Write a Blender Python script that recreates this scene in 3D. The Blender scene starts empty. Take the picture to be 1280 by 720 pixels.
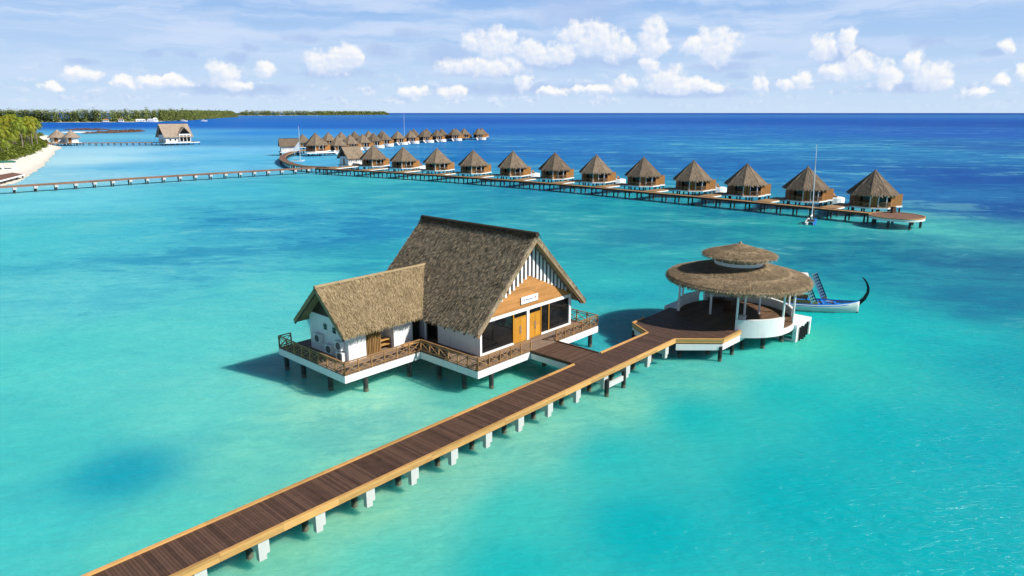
import bpy, bmesh, math, random
from math import sin, cos, tan, pi, radians as R, atan2, sqrt, hypot
from mathutils import Vector as V, Matrix
random.seed(7)
rnd = random.random
def uni(a, b): return a + (b - a) * rnd()

sc = bpy.context.scene
COL = sc.collection

# ------------------------------------------------------------------ camera
cam = bpy.data.cameras.new('camera')
cam.sensor_width = 36.0
cam.lens = 853 / 1280 * 36
cam.clip_start = 0.5
cam.clip_end = 150000
camo = bpy.data.objects.new('camera', cam)
COL.objects.link(camo)
camo.location = (0, 0, 20)
camo.rotation_euler = (pi / 2 - math.atan(219 / 853), 0, 0)
sc.camera = camo

# ------------------------------------------------------------------ light
SUN_EL = R(39)
SUN_H = V((0.955, -0.303))
SUN_AZ = atan2(SUN_H.x, SUN_H.y)           # clockwise from +Y
sd = V((SUN_H.x * cos(SUN_EL), SUN_H.y * cos(SUN_EL), sin(SUN_EL))).normalized()
sun = bpy.data.lights.new('sun', 'SUN')
sun.energy = 4.9
sun.angle = R(0.5)
sun.color = (1.0, 0.955, 0.88)
suno = bpy.data.objects.new('sun', sun)
suno.rotation_euler = sd.to_track_quat('Z', 'Y').to_euler()
suno.location = (60, -30, 80)
COL.objects.link(suno)
sc.view_settings.view_transform = 'Standard'
sc.view_settings.look = 'None'
sc.view_settings.gamma = 1
sc.view_settings.use_curve_mapping = False
sc.view_settings.exposure = 0.4
sc.cycles.max_bounces = 6
sc.cycles.use_denoising = True
sc.cycles.sample_clamp_direct = 5.0

# ------------------------------------------------------------------ sky with clouds (by direction only)
CLOUD_WHITE=[(-31.17, 2.6, 0.95, 0.37), (-22.07, 2.82, 0.72, 0.74), (-19.01, 3.11, 0.63, 0.52), (-21.48, 2.03, 1.12, 0.34), (-26.3, 2.12, 1.57, 0.28), (-28.84, 2.02, 0.8, 0.27), (-13.91, 3.78, 1.58, 0.82), (-12.68, 4.15, 0.79, 0.82), (-15.12, 3.64, 0.66, 0.53), (-1.14, 5.39, 1.33, 0.95), (-3.3, 5.45, 0.76, 0.59), (-2.56, 3.59, 2.94, 0.6), (1.59, 4.68, 1.14, 0.72), (3.44, 4.49, 1.4, 0.66), (4.92, 6.02, 1.13, 0.7), (6.63, 5.42, 1.75, 1.0), (8.34, 4.81, 1.49, 0.71), (10.77, 5.71, 0.85, 0.98), (11.42, 5.0, 0.85, 0.58), (15.8, 4.91, 1.11, 1.14), (14.07, 5.0, 0.83, 0.52), (10.99, 3.7, 0.62, 0.53), (12.15, 2.68, 1.34, 0.72), (13.9, 2.06, 1.69, 0.54), (8.94, 2.22, 0.88, 0.55), (15.6, 1.86, 0.72, 0.36), (0.9, 2.37, 0.51, 0.67), (23.3, 4.57, 0.8, 0.71), (24.96, 4.84, 0.42, 0.81), (26.08, 3.17, 1.23, 0.71), (27.65, 2.37, 0.65, 0.81), (24.53, 2.99, 0.95, 0.44), (29.15, 3.4, 0.68, 0.53), (30.41, 2.62, 1.04, 0.74), (31.33, 2.08, 0.56, 0.37), (19.39, 2.06, 0.4, 0.64), (22.28, 2.36, 0.77, 0.51), (21.14, 2.09, 0.56, 0.34), (34.4, 2.11, 0.31, 0.36), (35.43, 2.68, 0.34, 0.45), (34.54, 4.1, 0.43, 0.4), (-7.71, 1.55, 1.14, 0.37), (-32.86, 1.68, 0.55, 0.26), (-25.75, 2.41, 0.63, 0.22), (-4.83, 1.68, 0.9, 0.37), (33.42, 1.25, 0.63, 0.26), (6.43, 1.8, 1.65, 0.31), (3.23, 1.62, 0.9, 0.31)]
CLOUD_GREY=[(3.19, 3.77, 2.54, 0.36), (-2.57, 3.04, 2.57, 0.27), (-16.28, 5.46, 1.06, 0.23), (-26.59, 4.08, 0.56, 0.22), (-24.0, 4.06, 0.53, 0.19), (-20.23, 4.67, 0.51, 0.28), (-21.08, 3.97, 0.56, 0.28), (-30.83, 3.4, 0.86, 0.16), (-8.17, 6.1, 1.12, 0.29), (-10.2, 4.72, 1.11, 0.41), (-5.09, 4.36, 1.78, 0.72), (5.01, 7.65, 2.98, 0.91), (17.89, 4.17, 1.03, 0.23), (16.2, 3.39, 1.76, 0.29), (29.94, 4.73, 1.04, 0.31), (33.7, 3.89, 0.66, 0.2), (17.72, 2.72, 0.7, 0.2), (28.39, 1.65, 1.96, 0.27), (13.33, 1.46, 3.61, 0.3), (-13.84, 2.95, 2.2, 0.3), (7.62, 3.98, 2.49, 0.36), (25.06, 3.97, 1.55, 0.55), (-20.95, 1.69, 3.45, 0.35), (0.65, 1.81, 5.78, 0.37)]
WATER_PTS=[(0.0, 18179.4, 0.0, 0.0802, 0.4125, 0), (-9085.4, 18179.4, 0.0, 0.0976, 0.4851, 0), (9498.4, 18179.4, 0.0, 0.0612, 0.3515, 0), (0.0, 1648.0, 0.0, 0.0976, 0.4678, 0), (675.8, 1648.0, 0.0, 0.0931, 0.4452, 0.1), (884.9, 1293.8, 0.0024, 0.0802, 0.3916, 0.2), (-501.5, 1293.8, 0.0012, 0.1441, 0.5271, 0), (-632.4, 1131.4, 0.0, 0.1144, 0.5149, 0), (-267.2, 1064.5, 0.0, 0.1221, 0.5271, 0), (0.0, 785.5, 0.0, 0.1413, 0.5149, 0.25), (223.7, 752.6, 0.0091, 0.162, 0.5149, 0.6), (476.5, 694.3, 0.013, 0.1274, 0.4851, 0.5), (-256.0, 722.2, 0.0212, 0.2623, 0.6795, 0.1), (-363.4, 722.2, 0.0908, 0.402, 0.6795, 0.2), (-370.3, 621.9, 0.1559, 0.5457, 0.7157, 0), (33.5, 486.3, 0.0097, 0.2051, 0.5457, 0.8), (130.9, 438.4, 0.0212, 0.2623, 0.5457, 0.9), (211.1, 399.0, 0.0262, 0.2623, 0.5149, 0.9), (281.6, 408.1, 0.0212, 0.1714, 0.4564, 0.8), (0.0, 366.0, 0.007, 0.1812, 0.5149, 0.8), (-189.7, 486.3, 0.0482, 0.3278, 0.6308, 0.4), (-164.3, 366.0, 0.1559, 0.5647, 0.8308, 0.35), (-214.9, 366.0, 0.3763, 0.7305, 0.8714, 0), (-194.2, 303.1, 0.4564, 0.7913, 0.8714, 0), (-14.0, 303.1, 0.0048, 0.2051, 0.5149, 0.6), (67.8, 279.0, 0.0091, 0.1812, 0.4678, 1), (100.5, 240.6, 0.013, 0.2159, 0.491, 1), (146.4, 225.0, 0.007, 0.1144, 0.402, 0.8), (107.6, 147.7, 0.006, 0.1022, 0.3515, 0.7), (107.2, 169.7, 0.0168, 0.1878, 0.4564, 0.8), (-147.9, 219.4, 0.3278, 0.7011, 0.807, 0.2), (-131.7, 258.4, 0.162, 0.5776, 0.807, 0.4), (-108.5, 303.1, 0.107, 0.5271, 0.7605, 0.45), (-75.1, 178.5, 0.0612, 0.5149, 0.6584, 0.3), (-109.9, 161.7, 0.162, 0.6795, 0.7605, 0.2), (-47.7, 194.7, 0.0612, 0.5149, 0.5457, 0.4), (-26.1, 186.3, 0.0382, 0.4287, 0.5149, 0.6), (2.1, 178.5, 0.0212, 0.3278, 0.4564, 0.7), (25.4, 154.4, 0.0168, 0.3763, 0.4287, 0.8), (41.6, 135.8, 0.0262, 0.3419, 0.3916, 1), (51.6, 121.1, 0.0262, 0.4287, 0.402, 0.8), (59.7, 109.2, 0.0262, 0.2831, 0.3613, 1), (73.4, 116.9, 0.0802, 0.5149, 0.4851, 0.5), (66.6, 91.1, 0.0097, 0.1946, 0.3278, 0.9), (51.8, 71.0, 0.0037, 0.2705, 0.3763, 0.7), (-67.9, 116.9, 0.0704, 0.5457, 0.6445, 0.6), (-77.9, 109.2, 0.0802, 0.6105, 0.6445, 0.3), (-50.5, 125.7, 0.0423, 0.4125, 0.5776, 1), (-29.1, 116.9, 0.0382, 0.3916, 0.5647, 1), (-18.5, 96.5, 0.0452, 0.4851, 0.5457, 0.7), (-42.6, 91.1, 0.0762, 0.5149, 0.6105, 0.9), (-48.7, 74.3, 0.1221, 0.6308, 0.6584, 0.4), (-28.0, 74.3, 0.0908, 0.6105, 0.6105, 0.4), (17.3, 96.5, 0.0262, 0.4287, 0.4564, 0.6), (12.8, 81.9, 0.0452, 0.5776, 0.5457, 0.4), (41.5, 96.5, 0.0212, 0.2705, 0.3515, 1), (46.7, 86.2, 0.013, 0.305, 0.3916, 0.9), (-38.8, 53.7, 0.0908, 0.6584, 0.6105, 0.2), (-31.4, 57.8, 0.107, 0.6584, 0.6105, 0.25), (-22.3, 42.8, 0.1274, 0.6724, 0.5906, 0.2), (-28.6, 38.3, 0.0704, 0.6172, 0.5776, 0.15), (-22.4, 35.2, 0.0015, 0.3763, 0.4851, 0.0), (-23.9, 29.9, 0.0612, 0.6105, 0.5906, 0.15), (-17.5, 29.9, 0.0908, 0.6445, 0.5457, 0.15), (-15.3, 38.3, 0.1559, 0.6795, 0.5457, 0.25), (-12.0, 42.8, 0.2623, 0.7305, 0.5457, 0.5), (-9.1, 44.8, 0.305, 0.7605, 0.5647, 0.5), (-4.9, 48.5, 0.1144, 0.5776, 0.4564, 0.3), (0.0, 50.1, 0.1274, 0.6105, 0.4564, 0.3), (13.2, 77.9, 0.013, 0.402, 0.4851, 0.3), (20.8, 109.2, 0.0382, 0.3763, 0.4452, 0.8), (6.9, 55.7, 0.0319, 0.4564, 0.4851, 0.2), (-10.9, 28.0, 0.1878, 0.6445, 0.4564, 0.15), (-7.9, 31.3, 0.2423, 0.6795, 0.4678, 0.15), (-3.6, 34.5, 0.2423, 0.6867, 0.5029, 0.2), (2.0, 39.9, 0.2159, 0.6724, 0.5029, 0.3), (7.9, 44.8, 0.1812, 0.6584, 0.491, 0.35), (15.1, 50.1, 0.1274, 0.6308, 0.491, 0.35), (21.7, 54.7, 0.0704, 0.6172, 0.5029, 0.2), (28.4, 58.9, 0.0612, 0.6105, 0.4564, 0.1), (-5.9, 27.4, 0.1022, 0.6308, 0.5149, 0.05), (0.0, 31.3, 0.0452, 0.5776, 0.5149, 0.0), (5.8, 37.3, 0.0212, 0.5395, 0.5149, 0), (12.0, 42.8, 0.007, 0.5149, 0.5029, 0), (20.1, 47.0, 0.0097, 0.5271, 0.5029, 0.05), (31.4, 57.8, 0.007, 0.5457, 0.5149, 0.1), (37.7, 60.0, 0.003, 0.4851, 0.5029, 0.2), (0.0, 26.8, 0.013, 0.5271, 0.5149, 0), (6.4, 29.9, 0.0, 0.4678, 0.5029, 0), (15.5, 32.8, 0.0, 0.4564, 0.4969, 0), (28.6, 38.3, 0.0, 0.4342, 0.491, 0), (40.1, 51.9, 0.0, 0.402, 0.4678, 0.1), (20.7, 27.4, 0.0, 0.4564, 0.491, 0), (23.8, 40.4, 0.0006, 0.4678, 0.5029, 0), (31.5, 67.9, 0.0097, 0.5457, 0.5149, 0.1)]
ROW_NEARER=[(-87.6, 350.0), (-85.5, 368.2), (-82.4, 385.3), (-80.3, 405.7), (-77.7, 424.8), (-73.2, 447.7), (-67.4, 464.4), (-60.3, 480.0), (-53.1, 494.3), (-42.7, 512.1), (-25.5, 531.1)]
ROW_FARTHER=[(-115.5, 385.3), (-112.8, 400.8), (-108.0, 410.8), (-103.0, 421.2), (-98.2, 436.0), (-92.7, 451.8), (-86.6, 466.6), (-69.8, 496.8), (-61.6, 504.3), (-51.7, 514.7), (-41.8, 522.8), (-36.4, 531.1), (-23.7, 545.7)]

class NT:
    """small helper to write node trees"""
    def __init__(s, tree): s.t = tree; tree.nodes.clear()
    def n(s, typ, **kw):
        nd = s.t.nodes.new(typ)
        for k, v in kw.items(): setattr(nd, k, v)
        return nd
    def put(s, sock, v):
        if v is None: return
        if hasattr(v, 'is_output') or isinstance(v, bpy.types.NodeSocket): s.t.links.new(v, sock)
        else: sock.default_value = v
    def m(s, op, a, b=None, c=None, clamp=False):
        nd = s.n('ShaderNodeMath', operation=op, use_clamp=clamp)
        for i, v in enumerate((a, b, c)): s.put(nd.inputs[i], v)
        return nd.outputs[0]
    def vm(s, op, a, b=None):
        nd = s.n('ShaderNodeVectorMath', operation=op)
        s.put(nd.inputs[0], a); s.put(nd.inputs[1], b)
        return nd.outputs['Value'] if op in ('DOT_PRODUCT', 'LENGTH') else nd.outputs[0]
    def comb(s, x=0., y=0., z=0.):
        nd = s.n('ShaderNodeCombineXYZ')
        for i, v in enumerate((x, y, z)): s.put(nd.inputs[i], v)
        return nd.outputs[0]
    def sep(s, v):
        nd = s.n('ShaderNodeSeparateXYZ'); s.put(nd.inputs[0], v); return nd.outputs
    def noise(s, vec, scale, detail=4, rough=0.55, dist=0.0, out=0):
        nd = s.n('ShaderNodeTexNoise'); s.put(nd.inputs['Vector'], vec)
        nd.inputs['Scale'].default_value = scale; nd.inputs['Detail'].default_value = detail
        nd.inputs['Roughness'].default_value = rough; nd.inputs['Distortion'].default_value = dist
        return nd.outputs[out]
    def mix(s, f, a, b, bt='MIX'):
        nd = s.n('ShaderNodeMix', data_type='RGBA', blend_type=bt)
        s.put(nd.inputs[0], f); s.put(nd.inputs[6], a); s.put(nd.inputs[7], b)
        return nd.outputs[2]
    def mr(s, v, a, b, c=0., d=1., smooth=False):
        nd = s.n('ShaderNodeMapRange', interpolation_type='SMOOTHSTEP' if smooth else 'LINEAR')
        s.put(nd.inputs[0], v)
        for i, k in enumerate((a, b, c, d)): s.put(nd.inputs[1 + i], k)
        return nd.outputs[0]
    def mapping(s, vec, scale=(1, 1, 1), rot=(0, 0, 0), loc=(0, 0, 0)):
        nd = s.n('ShaderNodeMapping'); s.put(nd.inputs[0], vec)
        nd.inputs['Location'].default_value = loc; nd.inputs['Rotation'].default_value = rot; nd.inputs['Scale'].default_value = scale
        return nd.outputs[0]

def c4(r, g, b): return (r, g, b, 1.0)

world = bpy.data.worlds.new('World')
sc.world = world
world.use_nodes = True
w = NT(world.node_tree)
WS = 0.05
sky = w.n('ShaderNodeTexSky', sky_type='NISHITA', sun_disc=False)
sky.sun_elevation = SUN_EL; sky.sun_rotation = SUN_AZ
sky.altitude = 0; sky.air_density = 1.0; sky.dust_density = 0.25; sky.ozone_density = 4.0
d = w.n('ShaderNodeTexCoord').outputs['Generated']
sx, sy, sz = w.sep(d)
az = w.m('MULTIPLY', w.m('ARCTAN2', sx, sy), 57.2958)
el = w.m('MULTIPLY', w.m('ARCSINE', sz), 57.2958)
P0 = w.comb(az, el, 0.)
# ragged edges: shift the lookup with noise of two sizes
wob = w.vm('SUBTRACT', w.noise(P0, 0.55, 2, .5, out=1), (0.5, 0.5, 0.5))
wob2 = w.vm('SUBTRACT', w.noise(P0, .95, 4, .55, out=1), (0.5, 0.5, 0.5))
PW = w.vm('ADD', P0, w.vm('ADD', w.vm('MULTIPLY', wob, (1.5, .7, 0)), w.vm('MULTIPLY', wob2, (1.15, .85, 0))))
SUNSTEP = (0.22, 0.26, 0)                                               # a step towards the sun, for the light on the billows
def blobs(lst, Pv):
    best = None
    for (a, e, ra, re) in lst:
        q = w.vm('MULTIPLY', w.vm('SUBTRACT', Pv, (a, e, 0)), (.72 / ra, .72 / re, 0))
        v = w.m('SUBTRACT', 1.0, w.vm('DOT_PRODUCT', q, q))
        best = v if best is None else w.m('SMOOTH_MAX', best, v, .25)
    return best
def billow(Pv):
    return w.m('ADD', w.m('MULTIPLY', w.noise(Pv, .8, 2, .5), .62), w.m('MULTIPLY', w.noise(Pv, 2.3, 4, .6), .38))
whitef = blobs(CLOUD_WHITE, PW)
greyf = blobs(CLOUD_GREY, w.vm('ADD', P0, w.vm('MULTIPLY', wob, (2.2, .5, 0))))
fine = billow(P0)
fine_up = billow(w.vm('ADD', P0, SUNSTEP))
relief = w.m('SUBTRACT', fine, fine_up)
# thin high cloud: long streaks
vs = w.comb(w.m('MULTIPLY', az, 0.05), w.m('MULTIPLY', el, 0.42), 0.)
veil = w.noise(w.vm('ADD', vs, w.vm('MULTIPLY', wob, (.2, .3, 0))), 1.5, 6, .58, .4)
veil_a = w.m('MULTIPLY', w.mr(veil, .36, .66, 0, 1, True), w.mr(el, 0.3, 6, .25, .9))
veil_a = w.m('MULTIPLY', veil_a, w.mr(el, 10, 18, 1., 0.))
# low scattered cloud bank near the horizon
low = w.noise(w.comb(w.m('MULTIPLY', az, .5), w.m('MULTIPLY', el, 1.5), 4.), 1.0, 6, .64)
low_a = w.m('MULTIPLY', w.mr(low, .47, .66, 0, .6, True), w.m('MULTIPLY', w.mr(el, .1, .8, 0, 1), w.mr(el, 2.0, 4.0, 1, 0)))
K = .76 / WS
skyc = sky.outputs[0]
low_sky = w.mix(w.mr(el, .3, 9, 0, 1), c4(.62 * K, .79 * K, .99 * K), c4(.30 * K, .52 * K, .90 * K))
skyc = w.mix(w.mr(el, 9.5, 15, .92, 0., True), skyc, low_sky)
skyc = w.mix(w.m('MULTIPLY', veil_a, .9), skyc, c4(.66 * K, .77 * K, .97 * K))
skyc = w.mix(low_a, skyc, w.mix(w.mr(relief, -.08, .08), c4(.52 * K, .64 * K, .90 * K), c4(.85 * K, .90 * K, 1.0 * K)))
grey_a = w.m('MULTIPLY', w.mr(w.m('ADD', greyf, w.m('MULTIPLY', w.m('SUBTRACT', fine, .5), 2.6)), -.6, 1.2, 0, 1, True), .72)
skyc = w.mix(grey_a, skyc, c4(.43 * K, .57 * K, .86 * K))
white_up = blobs(CLOUD_WHITE, w.vm('ADD', PW, (0.22, 0.34, 0)))
form = w.m('SUBTRACT', whitef, white_up)                                # >0 on the sides that face the sun
dens = w.m('ADD', whitef, w.m('MULTIPLY', w.m('SUBTRACT', fine, .5), 3.2))
body = w.mr(dens, -.3, .75, 0, 1, True)
lit = w.mr(w.m('ADD', w.m('MULTIPLY', relief, 1.2), w.m('MULTIPLY', form, .5)), -.28, .5, 0, 1, True)
white_a = w.m('MULTIPLY', body, w.mr(lit, 0, .6, .80, .96))
skyc = w.mix(white_a, skyc, w.mix(lit, c4(.72 * K, .80 * K, .96 * K), c4(.99 * K, .985 * K, .975 * K)))
bg = w.n('ShaderNodeBackground'); w.put(bg.inputs[0], skyc); bg.inputs[1].default_value = WS
w.t.links.new(bg.outputs[0], w.n('ShaderNodeOutputWorld').inputs[0])
world.cycles.sampling_method = 'MANUAL'; world.cycles.sample_map_resolution = 512

# ------------------------------------------------------------------ materials
MATS = {}
def mat(name, base, var=0.25, rough=0.8, scale=3.0, stretch=(1, 1, 1), bump=0.0, bscale=20, metal=0.0, spec=0.3, tint=None, dirt=0.0, obj_rand=0.0, obj_val=0.0):
    """principled with noise variation; face attribute 'rnd' varies single boards, straws, blocks"""
    m_ = bpy.data.materials.new(name); m_.use_nodes = True
    t = NT(m_.node_tree)
    co = t.n('ShaderNodeTexCoord').outputs['Object']
    mp = t.mapping(co, stretch)
    n1 = t.noise(mp, scale, 5, .6)
    at = t.n('ShaderNodeAttribute', attribute_name='rnd').outputs['Fac']
    f = t.m('ADD', t.m('MULTIPLY', n1, .6), t.m('MULTIPLY', at, .5))
    lo = c4(*[c * (1 - var) for c in base]); hi = c4(*[min(1, c * (1 + var)) for c in (tint or base)])
    colr = t.mix(t.mr(f, .2, .85, 0, 1), lo, hi)
    if dirt:
        st = t.noise(t.mapping(co, (1, 1, .35)), 1.7, 6, .7)
        colr = t.mix(t.mr(st, .52, .75, 0, dirt), colr, c4(base[0] * .45, base[1] * .45, base[2] * .42))
    if obj_val:
        r = t.n('ShaderNodeObjectInfo').outputs['Random']
        k = t.mr(r, 0, 1, 1 - obj_val, 1 + obj_val)
        colr = t.mix(1.0, colr, t.comb(k, k, k), 'MULTIPLY')
    if obj_rand:
        r = t.n('ShaderNodeObjectInfo').outputs['Random']
        colr = t.mix(t.m('MULTIPLY', r, obj_rand), colr, c4(base[0] * 1.7, base[1] * 1.15, base[2] * .6))
    p = t.n('ShaderNodeBsdfPrincipled')
    t.put(p.inputs['Base Color'], colr)
    p.inputs['Roughness'].default_value = rough; p.inputs['Metallic'].default_value = metal
    p.inputs['Specular IOR Level'].default_value = spec
    if bump:
        b = t.n('ShaderNodeBump'); b.inputs['Strength'].default_value = bump; b.inputs['Distance'].default_value = .05
        t.put(b.inputs['Height'], t.noise(mp, bscale, 4, .6)); t.put(p.inputs['Normal'], b.outputs[0])
    t.t.links.new(p.outputs[0], t.n('ShaderNodeOutputMaterial').inputs[0])
    MATS[name] = m_
    return m_

M = MATS
def tide_line(name):
    m_ = MATS[name]; t = NT.__new__(NT); t.t = m_.node_tree
    p = next(n_ for n_ in m_.node_tree.nodes if n_.type == 'BSDF_PRINCIPLED'); src = p.inputs['Base Color'].links[0].from_socket
    co = t.n('ShaderNodeTexCoord').outputs['Object']; z = t.m('ADD', t.sep(co)[2], t.m('MULTIPLY', t.noise(co, 6, 3), .25))
    t.t.links.new(t.mix(t.mr(z, .5, .28, 0, .8, True), src, c4(.15, .145, .10)), p.inputs['Base Color'])
mat('thatch_brown', (0.26, 0.202, 0.135), .8, 1.0, 1.3, bump=.5, bscale=14, spec=.05, tint=(0.31, 0.245, 0.165))
mat('thatch_new', (0.29, 0.203, 0.10), .5, 1.0, 1.3, bump=.5, bscale=14, spec=.05, tint=(0.296, 0.228, 0.136))
mat('thatch_round', (0.27, 0.205, 0.128), .55, 1.0, 1.3, bump=.5, bscale=14, spec=.05, tint=(0.296, 0.224, 0.14))
mat('thatch_pale', (.36, .285, .22), .3, 1.0, .9, bump=.3, bscale=9, spec=.05)
mat('thatch_villa', (0.235, 0.182, 0.13), .42, 1.0, .9, bump=.4, bscale=9, spec=.05, obj_val=.22)
mat('thatch_ridge', (0.06, 0.0464, 0.0336), .5, 1.0, 3, bump=.5, spec=.05)
mat('deck_dark', (0.064, 0.034, 0.022), .24, .62, 2.2, tint=(0.098, 0.054, 0.036), spec=.35)
mat('deck_grey', (0.208, 0.148, 0.108), .3, .75, 2.0)
mat('deck_tan', (0.32, 0.192, 0.088), .3, .7, 2.0)
mat('deck_red', (0.192, 0.1, 0.068), .3, .75, 2.0)
mat('wood_orange', (0.50, 0.275, 0.092), .32, .55, 1.6, (1, 1, 6))
mat('wood_gable', (0.464, 0.22, 0.068), .24, .6, 1.2, (1, 1, 3))
mat('wood_rail', (0.296, 0.16, 0.068), .3, .6, 4)
mat('wood_door', (0.53, 0.25, 0.03), .16, .45, 2, (6, 6, 1))
mat('wood_villa', (0.33, 0.148, 0.04), .25, .6, 1.2, (3, 3, 1))
mat('floor_round', (0.13, 0.072, 0.038), .3, .7, 2.0)  # boards darkened to paint in the shade under the round roof
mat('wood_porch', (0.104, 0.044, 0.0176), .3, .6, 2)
mat('grille', (0.16, 0.16, 0.16), .2, .6, 4)
mat('wood_dark', (0.068, 0.036, 0.02), .4, .6, 2)
mat('wood_louvre', (0.24, 0.136, 0.048), .4, .6, 3)
mat('white', (0.744, 0.744, 0.7347), .04, .7, .8, dirt=.34)
mat('white_clean', (0.7626, 0.7626, 0.7533), .03, .6, 1.0, dirt=.18)
mat('concrete', (0.496, 0.496, 0.48), .10, .8, 1.5, dirt=.35)
mat('pile', (0.035, 0.036, 0.036), .45, .6, 4, (1, 1, .4))
mat('metal_grey', (0.36, 0.368, 0.376), .1, .45, 3, metal=.2)
mat('ac_white', (0.72, 0.73, 0.72), .05, .5, 2)
mat('rubber', (0.018, 0.018, 0.02), .3, .6, 4)
mat('blue_paint', (0.010, 0.20, 0.66), .15, .45, 1.5)
mat('navy_paint', (0.0096, 0.016, 0.072), .3, .45, 4)
mat('hull_white', (0.496, 0.592, 0.56), .08, .4, 1.0)
mat('black_paint', (0.012, 0.012, 0.014), .2, .35, 2)
mat('sail', (0.8, 0.8, 0.8), .04, .8, 1)
mat('sign_blue', (0.024, 0.096, 0.32), .1, .5)
mat('sign_red', (0.44, 0.016, 0.024), .1, .5)
mat('sand', (0.7812, 0.7347, 0.651), .07, .95, .06, dirt=0)
mat('trunk', (0.192, 0.16, 0.124), .3, .9, 2)
mat('frond', (0.165, 0.215, 0.02), .45, .55, .5, spec=.3, obj_rand=.75)
mat('shrub', (0.075, 0.105, 0.012), .5, .6, .12, spec=.25, tint=(0.12, 0.152, 0.016))  # darkened to paint shadow into the growth below the palm crowns
mat('forest', (0.11, 0.145, 0.045), .5, .8, .02, spec=.15, tint=(0.20, 0.235, 0.07))  # green lightened, partly to paint in the haze of distance
mat('rock_brown', (0.092, 0.0496, 0.0368), .35, .9, .2)
mat('green_cloth', (0.04, 0.176, 0.12), .1, .8, 1)
mat('red_paint', (0.28, 0.04, 0.028), .2, .6, 2)
mat('interior_shade', (0.02, 0.017, 0.014), .3, .7, 2)  # near-black that paints in shade: openings, boat cabin, behind the gable slats
tide_line('pile')
def glass_mat(name, base, rough=.05):
    m_ = bpy.data.materials.new(name); m_.use_nodes = True
    t = NT(m_.node_tree)
    p = t.n('ShaderNodeBsdfPrincipled')
    co = t.n('ShaderNodeTexCoord').outputs['Object']
    t.put(p.inputs['Base Color'], t.mix(t.mr(t.noise(co, .6, 3), .4, .7), c4(*base), c4(*[c * 2.2 for c in base])))
    p.inputs['Roughness'].default_value = rough; p.inputs['Specular IOR Level'].default_value = .5
    b = t.n('ShaderNodeBump'); b.inputs['Strength'].default_value = .04; b.inputs['Distance'].default_value = .03
    t.put(b.inputs['Height'], t.noise(co, 1.2, 2)); t.put(p.inputs['Normal'], b.outputs[0])
    t.t.links.new(p.outputs[0], t.n('ShaderNodeOutputMaterial').inputs[0]); MATS[name] = m_
glass_mat('glass', (0.0064, 0.0072, 0.008))

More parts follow.
